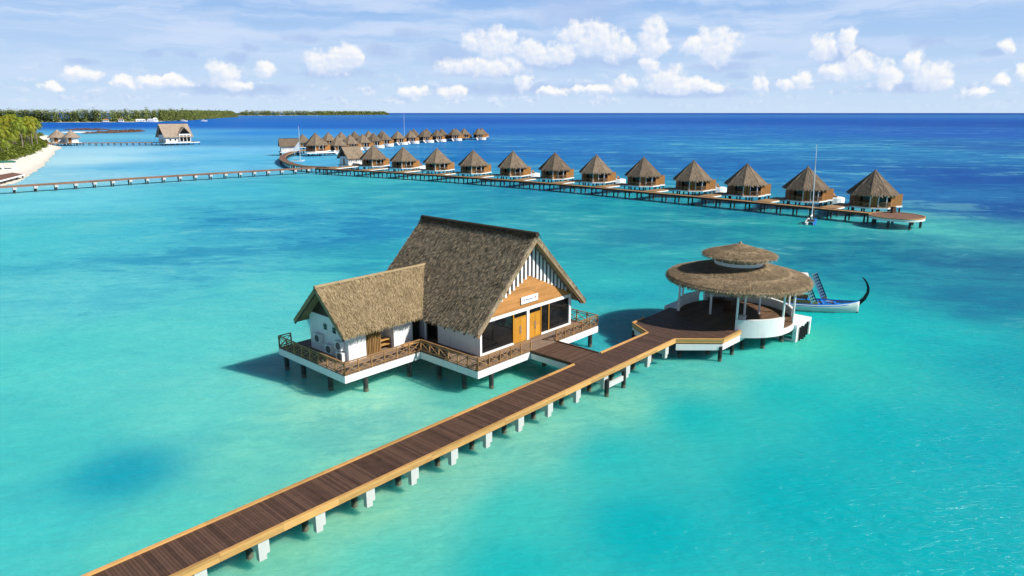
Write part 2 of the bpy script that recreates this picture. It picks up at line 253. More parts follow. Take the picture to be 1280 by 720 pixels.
# ------------------------------------------------------------------ mesh builder
class MB:
    def __init__(s): s.v = []; s.f = []; s.r = []
    def add(s, pts, faces, r=None):
        o = len(s.v); s.v += [tuple(p) for p in pts]
        r = rnd() if r is None else r
        for f in faces: s.f.append([o + i for i in f]); s.r.append(r)
        return s
    def hexa(s, a, b, r=None):
        """two matching quads, a below b"""
        return s.add(list(a) + list(b), [(3, 2, 1, 0), (4, 5, 6, 7), (0, 1, 5, 4), (1, 2, 6, 5), (2, 3, 7, 6), (3, 0, 4, 7)], r)
    def box(s, x0, x1, y0, y1, z0, z1, r=None):
        q = [(x0, y0), (x1, y0), (x1, y1), (x0, y1)]
        return s.hexa([(x, y, z0) for x, y in q], [(x, y, z1) for x, y in q], r)
    def bar(s, p, q, wd, ht, up=(0, 0, 1), r=None):
        p, q = V(p), V(q); d = (q - p).normalized(); up = V(up)
        if abs(d.dot(up)) > .99: up = V((1, 0, 0))
        sd_ = d.cross(up).normalized() * wd / 2; u_ = sd_.cross(d).normalized() * ht / 2
        f = lambda c: [c - sd_ - u_, c + sd_ - u_, c + sd_ + u_, c - sd_ + u_]
        return s.hexa(f(p), f(q), r)
    def prism(s, poly, z0, z1, r=None):
        n = len(poly)
        return s.add([(x, y, z0) for x, y in poly] + [(x, y, z1) for x, y in poly],
                     [list(range(n))[::-1], list(range(n, 2 * n))] + [(i, (i + 1) % n, n + (i + 1) % n, n + i) for i in range(n)], r)
    def wallpoly(s, poly, y0, y1, r=None):
        """polygon in x,z extruded along y"""
        n = len(poly)
        return s.add([(x, y0, z) for x, z in poly] + [(x, y1, z) for x, z in poly],
                     [list(range(n)), list(range(n, 2 * n))[::-1]] + [((i + 1) % n, i, n + i, n + (i + 1) % n) for i in range(n)], r)
    def wallpolyx(s, poly, x0, x1, r=None):
        n = len(poly)
        return s.add([(x0, y, z) for y, z in poly] + [(x1, y, z) for y, z in poly],
                     [list(range(n))[::-1], list(range(n, 2 * n))] + [(i, (i + 1) % n, n + (i + 1) % n, n + i) for i in range(n)], r)
    def tube(s, pts, radii, n=8, r=None, caps=True):
        pts = [V(p) for p in pts]; rings = []
        vs_ = []; fs = []
        for i, p in enumerate(pts):
            d = (pts[min(i + 1, len(pts) - 1)] - pts[max(i - 1, 0)]).normalized()
            a = d.cross(V((0, 0, 1)) if abs(d.z) < .95 else V((1, 0, 0))).normalized(); b = d.cross(a)
            for k in range(n):
                t = 2 * pi * k / n; vs_.append(p + (a * cos(t) + b * sin(t)) * radii[i])
        for i in range(len(pts) - 1):
            for k in range(n):
                fs.append((i * n + k, i * n + (k + 1) % n, (i + 1) * n + (k + 1) % n, (i + 1) * n + k))
        if caps: fs += [tuple(range(n))[::-1], tuple(range((len(pts) - 1) * n, len(pts) * n))]
        return s.add(vs_, fs, r)
    def cyl(s, x, y, z0, z1, rad, n=10, r=None, rad1=None):
        return s.tube([(x, y, z0), (x, y, z1)], [rad, rad1 or rad], n, r)
    def lathe(s, prof, cx=0, cy=0, n=48, a0=0., a1=2 * pi, r=None):
        full = abs(a1 - a0 - 2 * pi) < 1e-6
        m = n if full else n + 1
        vs_ = []; fs = []
        for i in range(m):
            t = a0 + (a1 - a0) * i / n
            for (rr, z) in prof: vs_.append((cx + rr * cos(t), cy + rr * sin(t), z))
        k = len(prof)
        for i in range(n):
            j = (i + 1) % m
            for q in range(k - 1): fs.append((i * k + q, j * k + q, j * k + q + 1, i * k + q + 1))
        return s.add(vs_, fs, r)
    def ring(s, r0, r1, z0, z1, cx=0, cy=0, n=48, a0=0., a1=2 * pi, r=None):
        """curved wall with thickness, closed ends"""
        for i in range(n):
            t0 = a0 + (a1 - a0) * i / n; t1 = a0 + (a1 - a0) * (i + 1) / n
            q = [(cx + ra * cos(t), cy + ra * sin(t)) for ra, t in ((r0, t0), (r1, t0), (r1, t1), (r0, t1))]
            o = len(s.v); s.v += [(x, y, z0) for x, y in q] + [(x, y, z1) for x, y in q]
            fs = [(3, 2, 1, 0), (4, 5, 6, 7), (1, 2, 6, 5), (3, 0, 4, 7)]
            if abs(a1 - a0 - 2 * pi) > 1e-6:
                if i == 0: fs.append((0, 1, 5, 4))
                if i == n - 1: fs.append((2, 3, 7, 6))
            rr = .5 if r is None else r
            for f in fs: s.f.append([o + k for k in f]); s.r.append(rr)
        return s
    def build(s, name, m, parent=None, smooth=False):
        me = bpy.data.meshes.new(name)
        me.from_pydata(s.v, [], s.f)
        a = me.attributes.new('rnd', 'FLOAT', 'FACE')
        a.data.foreach_set('value', s.r)
        if smooth: me.polygons.foreach_set('use_smooth', [True] * len(me.polygons))
        me.materials.append(MATS[m] if isinstance(m, str) else m)
        me.update()
        o = bpy.data.objects.new(name, me); COL.objects.link(o)
        if parent is not None: o.parent = parent
        return o

def tag(o, label=None, cat=None, group=None, kind=None):
    if label: o['label'] = label
    if cat: o['category'] = cat
    if group: o['group'] = group
    if kind: o['kind'] = kind
    return o
def empty(name, loc, rz, label, cat, group=None):
    o = bpy.data.objects.new(name, None); COL.objects.link(o)
    o.location = loc; o.rotation_euler = (0, 0, rz); o.empty_display_size = .5
    return tag(o, label, cat, group)
def children(o): return [c for c in bpy.data.objects if c.parent == o]
def copy_tree(o, parent=None, kids=None):
    c = o.copy(); COL.objects.link(c)
    if parent is not None: c.parent = parent
    for ch in (kids if kids is not None else children(o)): copy_tree(ch, c)
    return c

def straw(mb, p0, p1, p2, p3, dens, ln=(.2, .42), wd=(.03, .065), lift=(.0, .13), hang=True):
    """thatch straws on quad p0-p1 (eave) p3-p2 (ridge): loose blades lying down the slope, plus a ragged fringe"""
    p0, p1, p2, p3 = V(p0), V(p1), V(p2), V(p3)
    nrm = (p1 - p0).cross(p3 - p0).normalized()
    if nrm.z < 0: nrm = -nrm
    area = ((p1 - p0).length + (p2 - p3).length) / 2 * ((p3 - p0).length + (p2 - p1).length) / 2
    def blade(s_, t_, L, fr=False):
        a = p0.lerp(p1, s_); b = p3.lerp(p2, s_); c = a.lerp(b, t_)
        dn = (a - b).normalized()
        al = (p1 - p0).normalized()
        dn = (dn + al * uni(-.22, .22)).normalized()
        wv = al * uni(*wd) * .5
        tip = c + dn * L + nrm * uni(*lift)
        if fr: tip = c + dn * L * .55 + V((0, 0, -L * .6)) + nrm * uni(-.03, .06)
        c = c + nrm * .012
        mb.add([c - wv, c + wv, tip + wv * .5, tip - wv * .5], [(0, 1, 2, 3)], rnd() ** 1.3)
    for _ in range(int(area * dens)): blade(rnd(), rnd(), uni(*ln))
    if hang:
        for _ in range(int((p1 - p0).length * 45)): blade(rnd(), uni(0, .02), uni(.12, .34), True)

def slab(mb, a, b, c, d_, th):
    a, b, c, d_ = V(a), V(b), V(c), V(d_)
    n = (b - a).cross(d_ - a).normalized()
    if n.z < 0: n = -n
    mb.hexa([p - n * th for p in (a, b, c, d_)], [a, b, c, d_], .45)

def clip_half(poly, nx, ny, c):
    """part of the polygon with nx*x+ny*y <= c"""
    out = []
    for i in range(len(poly)):
        p, q = poly[i], poly[(i + 1) % len(poly)]
        dp, dq = nx * p[0] + ny * p[1] - c, nx * q[0] + ny * q[1] - c
        if dp <= 0: out.append(p)
        if (dp < 0 < dq) or (dq < 0 < dp):
            k = dp / (dp - dq); out.append((p[0] + (q[0] - p[0]) * k, p[1] + (q[1] - p[1]) * k))
    return out
def planks(mb, poly, axis, width, z0, z1, gap=.012, off=0.):
    """fill a convex polygon with boards; axis 'x' = boards run along y, stacked along x"""
    k = 0 if axis == 'x' else 1
    lo = min(p[k] for p in poly); hi = max(p[k] for p in poly)
    t = lo
    while t < hi - .01:
        e = min(t + width - gap, hi)
        n = (1, 0) if k == 0 else (0, 1)
        q = clip_half(clip_half(poly, n[0], n[1], e), -n[0], -n[1], -t)
        if len(q) >= 3: mb.prism(q, z0, z1 + uni(-.002, .002))
        t += width

def railing(mb, p, q, z, h=.95, step=1.15, post_end=True):
    p, q = V((p[0], p[1], z)), V((q[0], q[1], z))
    L = (q - p).length; n = max(1, round(L / step)); up = V((0, 0, 1))
    for i in range(n + 1):
        c = p.lerp(q, i / n); mb.bar(c, c + up * (h + .02), .09, .09, (1, 0, 0) if abs((q - p).x) > abs((q - p).y) else (0, 1, 0))
    mb.bar(p + up * h, q + up * h, .13, .055)
    mb.bar(p + up * (h - .17), q + up * (h - .17), .05, .05)
    mb.bar(p + up * .12, q + up * .12, .05, .06)
    for i in range(n):
        a = p.lerp(q, (i + .04) / n); b = p.lerp(q, (i + .96) / n)
        mb.bar(a + up * .15, b + up * (h - .2), .035, .045)
        mb.bar(a + up * (h - .2), b + up * .15, .03, .045)

# ------------------------------------------------------------------ frame of the near buildings
OX, OY = -2.464, 46.258
ANG = atan2(.7388, .6738)
UX, UY = cos(ANG), sin(ANG)
def W(a, b, z=0.): return (OX + UX * a - UY * b, OY + UY * a + UX * b, z)
ZD = 1.9

# ------------------------------------------------------------------ water
def build_water():
    import numpy as np
    pts = np.array(WATER_PTS)
    def key(x, y):
        r = np.hypot(x, y); return np.arctan2(x, y) * 1.7, np.log(np.maximum(r, 8)) * 1.5
    ka, kr = key(pts[:, 0], pts[:, 1])
    radii = list(np.geomspace(6, 900, 190)) + list(np.geomspace(960, 90000, 40))
    NS = 300
    vs_ = [(0, 0, 0)]
    for r in radii:
        for k in range(NS):
            t = 2 * pi * k / NS; vs_.append((r * sin(t), r * cos(t), 0))
    fs = [(0, 1 + (k + 1) % NS, 1 + k) for k in range(NS)]
    for i in range(len(radii) - 1):
        a = 1 + i * NS; b = a + NS
        for k in range(NS):
            j = (k + 1) % NS; fs.append((a + k, a + j, b + j, b + k))
    xy = np.array(vs_)[:, :2]
    va, vr = key(xy[:, 0], xy[:, 1])
    d2 = (va[:, None] - ka[None]) ** 2 + (vr[:, None] - kr[None]) ** 2
    wt = 1 / (d2 + .005) ** 1.8
    wt /= wt.sum(1, keepdims=True)
    val = wt @ pts[:, 2:]
    val[:, :3] *= (.84, .82, .845)
    me = bpy.data.meshes.new('lagoon_water')
    me.from_pydata(vs_, [], fs)
    ca = me.attributes.new('body', 'FLOAT_COLOR', 'POINT')
    rgba = np.concatenate([val, ], 1).astype('f4')         # rgb + reef amount in alpha
    ca.data.foreach_set('color', rgba.ravel())
    m_ = bpy.data.materials.new('lagoon_water'); m_.use_nodes = True
    t = NT(m_.node_tree)
    at = t.n('ShaderNodeAttribute', attribute_name='body')
    body = at.outputs['Color']; reef = at.outputs['Alpha']
    co = t.n('ShaderNodeTexCoord').outputs['Object']
    # coral heads, sand patches and channels on the bottom, at several sizes
    big = t.noise(t.mapping(co, (1, 1.7, 1), (0, 0, .35)), .021, 6, .64, .9)
    mid = t.noise(t.mapping(co, (1, 1.6, 1), (0, 0, .8), (31, 7, 0)), .075, 6, .66, .6)
    sml = t.noise(t.mapping(co, (1, 2.2, 1), (0, 0, -.5), (3, 9, 0)), .42, 5, .65, .4)
    # reef fields run down the slope of the lagoon
    huge = t.noise(t.mapping(co, (1, 2.2, 1), (0, 0, .2), (7, 50, 0)), .0055, 5, .6, .6)
    mott = t.noise(t.mapping(co, (1, 1.9, 1), (0, 0, .15), (3, 1, 0)), .19, 5, .68, .7)
    patch = t.m('ADD', t.m('ADD', t.m('MULTIPLY', big, .36), t.m('MULTIPLY', mid, .26)), t.m('ADD', t.m('MULTIPLY', huge, .20), t.m('MULTIPLY', mott, .18)))
    dark = t.m('MULTIPLY', t.mr(patch, .49, .545, 0, 1, True), reef)
    lite = t.m('MULTIPLY', t.mr(patch, .475, .43, 0, 1, True), reef)
    c = t.mix(t.m('MULTIPLY', dark, .80), body, t.mix(1.0, body, c4(.34, .66, .86), 'MULTIPLY'))
    c = t.mix(t.m('MULTIPLY', lite, .75), c, t.mix(.6, c, c4(.15, .50, .50)))
    soft = t.m('ADD', t.m('MULTIPLY', mid, .5), t.m('MULTIPLY', sml, .5))  # mottle of the bottom; also paints a caustic-like light pattern into the colour
    c = t.mix(t.m('MULTIPLY', t.mr(soft, .42, .62, 0, .55, True), t.m('ADD', reef, .20)), c, t.mix(1.0, c, c4(.40, .74, .88), 'MULTIPLY'))
    c = t.mix(t.m('MULTIPLY', t.mr(soft, .52, .36, 0, .7, True), t.m('ADD', reef, .16)), c, t.mix(1.0, c, c4(1.5, 1.12, 1.02), 'MULTIPLY'))
    # wind ripples: two crossing trains, plus a longer chop
    dr = -.25
    w1 = t.noise(t.mapping(co, (1, 3.0, 1), (0, 0, dr)), 1.1, 4, .6, .3)
    w2 = t.noise(t.mapping(co, (1, 2.4, 1), (0, 0, dr + .7)), .34, 4, .6, .4)
    w3 = t.noise(t.mapping(co, (1, 2.0, 1), (0, 0, dr + .2)), .07, 3, .6, .4)
    h = t.m('ADD', t.m('ADD', t.m('MULTIPLY', w1, .48), t.m('MULTIPLY', w2, .85)), t.m('MULTIPLY', w3, 1.6))
    b = t.n('ShaderNodeBump'); b.inputs['Strength'].default_value = 1.0; b.inputs['Distance'].default_value = .42
    t.put(b.inputs['Height'], h)
    # body of the water under a wind-roughened surface: wave slopes keep the grazing mirror weak
    dif = t.n('ShaderNodeSubsurfaceScattering', falloff='BURLEY'); t.put(dif.inputs['Color'], c); dif.inputs['Scale'].default_value = 1.7; dif.inputs['Radius'].default_value = (.35, 1.0, 1.2)
    b2 = t.n('ShaderNodeBump'); b2.inputs['Strength'].default_value = 1.0; b2.inputs['Distance'].default_value = .34
    w0 = t.noise(t.mapping(co, (1, 2.6, 1), (0, 0, dr - .3)), 2.6, 3, .6, .3)
    t.put(b2.inputs['Height'], t.m('ADD', t.m('ADD', t.m('MULTIPLY', w1, .60), t.m('MULTIPLY', w0, .22)), t.m('MULTIPLY', w2, .30))); t.put(dif.inputs['Normal'], b2.outputs[0])
    gl = t.n('ShaderNodeBsdfGlossy'); gl.inputs['Roughness'].default_value = .12; t.put(gl.inputs['Normal'], b.outputs[0])
    fr = t.n('ShaderNodeFresnel'); fr.inputs['IOR'].default_value = 1.33; t.put(fr.inputs['Normal'], b.outputs[0])
    ms = t.n('ShaderNodeMixShader'); t.put(ms.inputs[0], t.mr(fr.outputs[0], .02, .17, .02, .10))
    t.t.links.new(dif.outputs[0], ms.inputs[1]); t.t.links.new(gl.outputs[0], ms.inputs[2])
    t.t.links.new(ms.outputs[0], t.n('ShaderNodeOutputMaterial').inputs[0])
    me.materials.append(m_)
    o = bpy.data.objects.new('water', me); COL.objects.link(o)
    return tag(o, 'turquoise lagoon water turning deep blue towards the horizon', 'water', kind='structure')
build_water()

# ------------------------------------------------------------------ main jetty (x along the walk, y across)
JC = -5.6
def build_jetty():
    root = empty('plank_jetty', W(-12, JC), ANG, 'dark brown plank jetty with orange edge boards, from the foreground to the round pavilion', 'jetty')
    o = -12.0                                    # local x = a - o
    A = lambda a: a - o
    Y = lambda b: b - JC
    mb = MB()
    planks(mb, [(A(-40), -1.2), (A(16.1), -1.2), (A(16.1), 1.2), (A(-40), 1.2)], 'x', .145, ZD - .06, ZD)
    poly = [(A(16.1), Y(-6.8)), (A(18.7), Y(-9.72)), (A(25.2), Y(-9.9)), (A(24.2), Y(-1.7)), (A(17.6), Y(-2.0)), (A(16.1), Y(-4.4))]
    planks(mb, poly, 'x', .145, ZD - .06, ZD)
    deck = mb.build('deck', 'deck_dark', root)
    g = MB(); planks(g, [(A(5.95), 1.204), (A(9.0), 1.204), (A(9.0), Y(-.02)), (A(5.95), Y(-.02))], 'y', .145, ZD - .06, ZD)
    gang = g.build('gangway', 'deck_dark', root)
    for x in (5.87, 9.08):
        mb = MB(); mb.box(A(x) - .06, A(x) + .06, 1.42, Y(-.03), ZD - .16, ZD + .07); mb.build('kerb', 'wood_dark', gang)
        mb = MB(); mb.box(A(x) - .05, A(x) + .05, 1.42, Y(-.03), ZD - .62, ZD - .17); mb.build('fascia', 'white', gang)
    def edge(pts, name):
        mb = MB()
        for p, q in zip(pts[:-1], pts[1:]):
            p, q = V((p[0], p[1], 0)), V((q[0], q[1], 0)); L = (q - p).length; n = max(1, round(L / 3.0))
            for i in range(n):
                a = p.lerp(q, i / n); b = p.lerp(q, (i + 1) / n) - (q - p).normalized() * .008
                mb.bar(a + V((0, 0, ZD + .0)), b + V((0, 0, ZD + .0)), .17, .15)
                mb.bar(a + V((0, 0, ZD - .195)), b + V((0, 0, ZD - .195)), .12, .23)
        return mb.build(name, 'wood_orange', root)
    edge([(A(-40), -1.31), (A(16.05), -1.31), (A(18.65), Y(-9.85)), (A(25.3), Y(-10.0))], 'edge_board')
    edge([(A(-40), 1.31), (A(5.8), 1.31)], 'edge_board')
    edge([(A(9.15), 1.31), (A(16.05), 1.31), (A(17.55), Y(-1.85)), (A(19.6), Y(-1.75))], 'edge_board')
    for p, q in (((16.1, -6.98), (18.65, -9.8)), ((18.65, -9.8), (25.3, -9.95)), ((16.1, -4.2), (17.55, -1.9))):
        mb = MB(); mb.bar((A(p[0]), Y(p[1]), ZD - .66), (A(q[0]), Y(q[1]), ZD - .66), .13, .52); mb.build('fascia', 'white', root)
    # underframe
    mb = MB()
    for y in (-.75, 0, .75): mb.box(A(-40), A(16.1), y - .08, y + .08, ZD - .36, ZD - .07)
    mb.build('joist', 'wood_dark', root)
    bents = [-37.8, -34.9, -31.95, -29.0, -26.1, -23.1, -20.3, -17.4, -14.5, -11.6, -8.7, -5.9, -3.0, -.1, 2.95, 6.25, 9.15, 12.2, 14.9]
    cp = MB(); cp.box(-.26, .26, -.14, .14, -.72, 0); cp.box(-.26, .10, -.138, .138, -.98, -.722)
    beam = MB(); beam.box(-.22, .22, -.95, 1.15, -.62, -.06)
    pil = MB(); pil.cyl(0, 0, -2.2, 1.3, .17, 12)
    proto = {}
    for i, a in enumerate(bents):
        for key, b_, mm, nm, loc in (('c', cp, 'concrete', 'pile_cap', (A(a), -1.12, ZD - .34)), ('b', beam, 'concrete', 'crossbeam', (A(a), 0, ZD - .37)),
                                     ('p', pil, 'pile', 'pile', (A(a) - .05, .18, 0)), ('p', pil, 'pile', 'pile', (A(a) - .05, 1.0, 0))):
            if key not in proto: proto[key] = ob = b_.build(nm, mm, root)
            else: ob = proto[key].copy(); COL.objects.link(ob); ob.parent = root
            ob.location = loc
    for x, y in ((6.25, -6.95), (8.45, -6.95), (17.2, -6.8), (18.6, -9.72), (20.8, -9.75), (22.7, -9.8), (17.4, -2.1), (19.5, -8.2), (21, -6), (23.5, -7.5), (19, -3.5), (22, -2.5)):
        ob = proto['p'].copy(); COL.objects.link(ob); ob.parent = root; ob.location = (A(x), Y(y), 0)
    mb = MB(); mb.box(A(6.4), A(8.7), Y(-7.02), Y(-6.86), .62, 1.0); mb.build('tie_beam', 'concrete', root)
    mb = MB(); mb.box(A(23.0), A(23.5), Y(-9.6), Y(-9.15), ZD, ZD + .85); mb.box(A(22.94), A(23.56), Y(-9.66), Y(-9.09), ZD + .852, ZD + .92)
    mb.build('gate_pier', 'white', root)
build_jetty()

# ------------------------------------------------------------------ gabled thatched house on its deck
def build_house():
    root = empty('thatched_house', W(0, 0), ANG, 'large white house with steep brown thatched gable and lower thatched wing on a railed deck', 'house')
    # deck
    poly1 = [(0, 0), (14.9, 0), (14.9, 16), (0, 16)]; poly2 = [(-7, 6.35), (0, 6.35), (0, 15.5), (-7, 15.5)]
    mb = MB(); mb.box(0, 14.9, 0, 16, 1.3, 1.84, .5); mb.box(-7, -.003, 6.35, 15.5, 1.302, 1.838, .5)
    plat = mb.build('platform', 'white', root)
    mb = MB(); planks(mb, [(.04, .04), (14.86, .04), (14.86, 15.9), (.04, 15.9)], 'y', .145, 1.842, ZD)
    planks(mb, [(-6.96, 6.39), (.03, 6.39), (.03, 15.46), (-6.96, 15.46)], 'y', .145, 1.842, ZD)
    mb.build('deck', 'deck_grey', plat)
    for p, q in (((.06, .06), (5.9, .06)), ((9.1, .06), (14.84, .06)), ((14.84, .06), (14.84, 15.9)), ((.06, .06), (.06, 6.4)), ((-6.94, 6.41), (.06, 6.41)), ((-6.94, 6.41), (-6.94, 15.4)), ((-6.94, 15.4), (-5.9, 15.4))):
        mb = MB(); railing(mb, p, q, ZD); mb.build('railing', 'wood_rail', root)
    pl = MB(); pl.cyl(0, 0, -2.2, 1.32, .19, 12); po = None
    for x, y in ((1.7, .3), (14.3, .4), (8, .4), (.35, 1.8), (.35, 4.6), (-6.6, 12.6), (-6.6, 8.9), (-5.0, 6.75), (-.9, 6.75), (4.5, 3), (8.5, 4), (12, 4), (2.5, 7), (6, 8), (10, 8), (14.3, 8), (-3, 10), (-6.6, 15.1), (-3, 15.1), (2, 15.6), (7, 15.6), (10.7, 15.4), (14.3, 15.6)):
        if po is None: po = ob = pl.build('pile', 'pile', root)
        else: ob = po.copy(); COL.objects.link(ob); ob.parent = root
        ob.location = (x, y, 0)
    # main roof
    EL, ER, CA, EZ, RZ, B0, B1, TH = 1.2, 14.6, 7.9, 4.15, 10.72, 1.2, 14.95, .34
    sl = (RZ - EZ) / (CA - EL)
    mb = MB()
    slab(mb, (EL, B0, EZ), (EL, B1, EZ), (CA, B1, RZ), (CA, B0, RZ), TH)
    slab(mb, (ER, B1, EZ), (ER, B0, EZ), (CA, B0, RZ), (CA, B1, RZ), TH)
    straw(mb, (EL, B0, EZ), (EL, B1, EZ), (CA, B1, RZ), (CA, B0, RZ), 130)
    straw(mb, (ER, B1, EZ), (ER, B0, EZ), (CA, B0, RZ), (CA, B1, RZ), 30)
    # frayed ends along the front rake
    for side, e in ((1, EL), (-1, ER)):
        for _ in range(300):
            k = rnd(); c = V((e + (CA - e) * k, B0 + .03, EZ + (RZ - EZ) * k)) - V((0, 0, uni(0, .3)))
            dn = V((-side, uni(-1.0, -.1), -sl)).normalized() * uni(.12, .3)
            mb.add([c, c + V((.05 * side, 0, .05 * sl)), c + dn + V((.03 * side, 0, .03)), c + dn], [(0, 1, 2, 3)])
    main = mb.build('roof', 'thatch_brown', root)
    mb = MB()
    mb.tube([(CA, B0 - .05, RZ + .0), (CA, B1 + .05, RZ + .0)], [.22, .22], 10, .4)
    for s_ in (1, -1):
        straw(mb, (CA - s_ * .30, B0 - .05, RZ - .16), (CA - s_ * .30, B1 + .05, RZ - .16), (CA, B1 + .05, RZ + .22), (CA, B0 - .05, RZ + .22), 160, (.2, .4), hang=False)
    mb.build('ridge_cap', 'thatch_ridge', main)
    mb = MB()
    for s_, e in ((1, EL), (-1, ER)):
        mb.bar((e + s_ * .05, B0 + .05, EZ - .32), (CA - s_ * .0, B0 + .05, RZ - .44), .07, .26)
        mb.bar((e + s_ * .25, B0 + .14, EZ - .36), (CA - s_ * .0, B0 + .14, RZ - .62), .05, .16)
    mb.build('barge_board', 'deck_tan', main)
    # rafters under the overhang
    mb = MB()
    for b in [B0 + .5 + i * 1.1 for i in range(12)]:
        for s_, e in ((1, EL), (-1, ER)):
            mb.bar((e + s_ * .1, b, EZ - .42), (e + s_ * 1.3, b, EZ - .42 + 1.2 * sl), .09, .10)
    mb.build('rafter', 'wood_dark', main)
    zu = lambda a: EZ - .50 + (min(a - EL, ER - a)) * sl          # underside of the roof
    # wing roof
    WE0, WE1, WC, WZ, WR, WA = 7.5, 14.3, 10.9, 4.28, 7.45, -6.15
    ws = (WR - WZ) / (WC - WE0)
    mb = MB()
    slab(mb, (WA, WE0, WZ), (1.75, WE0, WZ), (4.95, WC, WR), (WA, WC, WR), .30)
    slab(mb, (1.75, WE1, WZ), (WA, WE1, WZ), (WA, WC, WR), (4.95, WC, WR), .30)
    straw(mb, (WA, WE0, WZ), (1.3, WE0, WZ), (4.5, WC, WR), (WA, WC, WR), 170, (.16, .34), (.025, .055), (.0, .08))
    straw(mb, (1.3, WE1, WZ), (WA, WE1, WZ), (WA, WC, WR), (4.5, WC, WR), 30)
    for _ in range(150):
        x = uni(WA, 4.4); c = V((x, WC, WR + .04)); s_ = random.choice((-1, 1))
        d_ = V((uni(-.2, .2), s_, -.6)).normalized() * uni(.2, .4)
        mb.add([c, c + V((.06, 0, 0)), c + d_ + V((.05, 0, .03)), c + d_ + V((0, 0, .03))], [(0, 1, 2, 3)])
    mb.tube([(WA - .03, WC, WR), (4.6, WC, WR)], [.13, .13], 8, .6)
    wing = mb.build('wing_roof', 'thatch_new', root)
    mb = MB()
    for s_, e in ((1, WE0), (-1, WE1)):
        mb.bar((WA + .06, e + s_ * .05, WZ - .30), (WA + .06, WC, WR - .42), .05, .22)
    mb.build('barge_board', 'wood_dark', wing)
    # gable front, plane y = 2.05
    F = 2.05
    fr = MB()
    fr.box(2.3, 2.5, F, F + .22, 1.9, zu(2.4) - .03); fr.box(13.3, 13.58, F - .02, F + .22, 1.9, 4.72)
    fr.box(7.68, 7.98, F - .04, F + .2, 1.9, 4.42)
    fr.box(2.52, 13.29, F - .03, F + .22, 4.43, 4.71)
    fr.wallpoly([(2.5, 3.8), (3.2, 4.42), (2.5, 4.42)], F + .005, F + .2)
    fr.box(2.5, 6.1, F - .02, F + .2, 1.9, 2.05); fr.box(9.56, 13.3, F - .02, F + .2, 1.9, 2.05)
    front = fr.build('front_frame', 'white_clean', root)
    for (x0, x1, z0, z1) in ((2.52, 6.05, 2.06, 4.42), (6.14, 7.67, 4.05, 4.42), (8.0, 9.45, 4.05, 4.42), (9.54, 10.49, 2.06, 4.42), (10.6, 13.29, 2.06, 4.42)):
        mb = MB(); mb.box(x0, x1, F + .08, F + .12, z0, z1); mb.build('window_pane', 'glass', root)
    mb = MB()
    for x in (6.095, 9.5, 10.545): mb.box(x - .045, x + .045, F - .01, F + .16, 1.9, 4.425)
    mb.box(6.14, 7.67, F + .01, F + .14, 3.98, 4.045); mb.box(7.99, 9.455, F + .01, F + .14, 3.98, 4.045)
    mb.build('mullion', 'wood_door', front)
    for x0 in (6.15, 6.92, 8.0, 8.735):
        x1 = x0 + (.755 if x0 < 7 else .715)
        mb = MB(); mb.box(x0, x1, F + .03, F + .09, 1.92, 3.97)
        for z0, z1 in ((2.05, 2.9), (3.02, 3.86)):
            mb.box(x0 + .10, x1 - .10, F + .018, F + .03, z0, z1)
        d_ = mb.build('door', 'wood_door', root)
        hx = x1 - .06 if x0 in (6.15, 8.0) else x0 + .06
        hb = MB(); hb.bar((hx, F - .03, 2.65), (hx, F - .03, 3.3), .03, .03); hb.box(hx - .015, hx + .015, F - .03, F + .03, 2.7, 2.73); hb.box(hx - .015, hx + .015, F - .03, F + .03, 3.22, 3.25)
        hb.build('handle', 'metal_grey', d_)
    # timber boarding with chevron top
    chev = lambda a: 7.32 - abs(a - CA) * .45
    mb = MB()
    z = 4.72
    while z < 7.3:
        e = min(z + .135, 7.31); zc = (z + e) / 2
        half = min((7.32 - zc) / .45, CA - EL - (zc - EZ + .5) / sl - .02)
        if half > .05:
            cuts = sorted([CA - half, CA + half] + [CA + uni(-half, half) for _ in range(2)])
            for p, q in zip(cuts[:-1], cuts[1:]): mb.box(p, q - .004, F - .02 + uni(-.004, .004), F + .16, z + .006, e)
        z += .14
    mb.build('gable_boarding', 'wood_gable', root)
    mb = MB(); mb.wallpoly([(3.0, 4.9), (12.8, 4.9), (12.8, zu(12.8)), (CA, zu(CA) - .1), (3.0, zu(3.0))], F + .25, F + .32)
    mb.build('gable_backing', 'interior_shade', root)  # near-black sheet; paints in the shade behind the slats
    mb = MB(); x = CA - 4.75
    while x < CA + 4.8:
        z0 = chev(x) - .05; z1 = zu(x) - .02
        if z1 - z0 > .1: mb.wallpoly([(x, z0), (x + .23, z0), (x + .23, max(z0 + .05, zu(x + .23) - .02)), (x, z1)], F - .03, F + .06)
        x += .475
    mb.build('gable_slats', 'white_clean', root)
    # other walls
    mb = MB()
    mb.box(2.3, 2.48, F + .225, 6.9, 1.9, zu(2.3) - .02); mb.box(13.4, 13.58, F + .225, 14.0, 1.9, zu(13.58) - .02)
    mb.box(2.5, 13.38, 13.82, 14.0, 1.9, 4.75); mb.wallpoly([(2.5, 4.752), (13.38, 4.752), (CA, zu(CA) - .1)], 13.83, 13.99)
    mb.box(2.3, 2.48, 8.42, 13.8, 1.9, 4.7)
    mb.build('wall', 'white', root)
    mb = MB(); mb.box(2.9, 3.0, 6.8, 8.5, 1.9, 4.7); mb.build('opening_shade', 'interior_shade', root)  # near-black panel, the opening's shade put in as colour
    mb = MB(); mb.cyl(2.15, 8.25, 1.9, 4.6, .10, 10); mb.build('post', 'white_clean', root)
    mb = MB(); tz = 4.72
    mb.box(-5.2, -3.62, 8.4, 8.55, 1.9, tz); mb.box(-.97, .92, 8.4, 8.55, 1.9, tz); mb.box(-5.2, -5.02, 8.552, 13.4, 1.9, tz + .2)
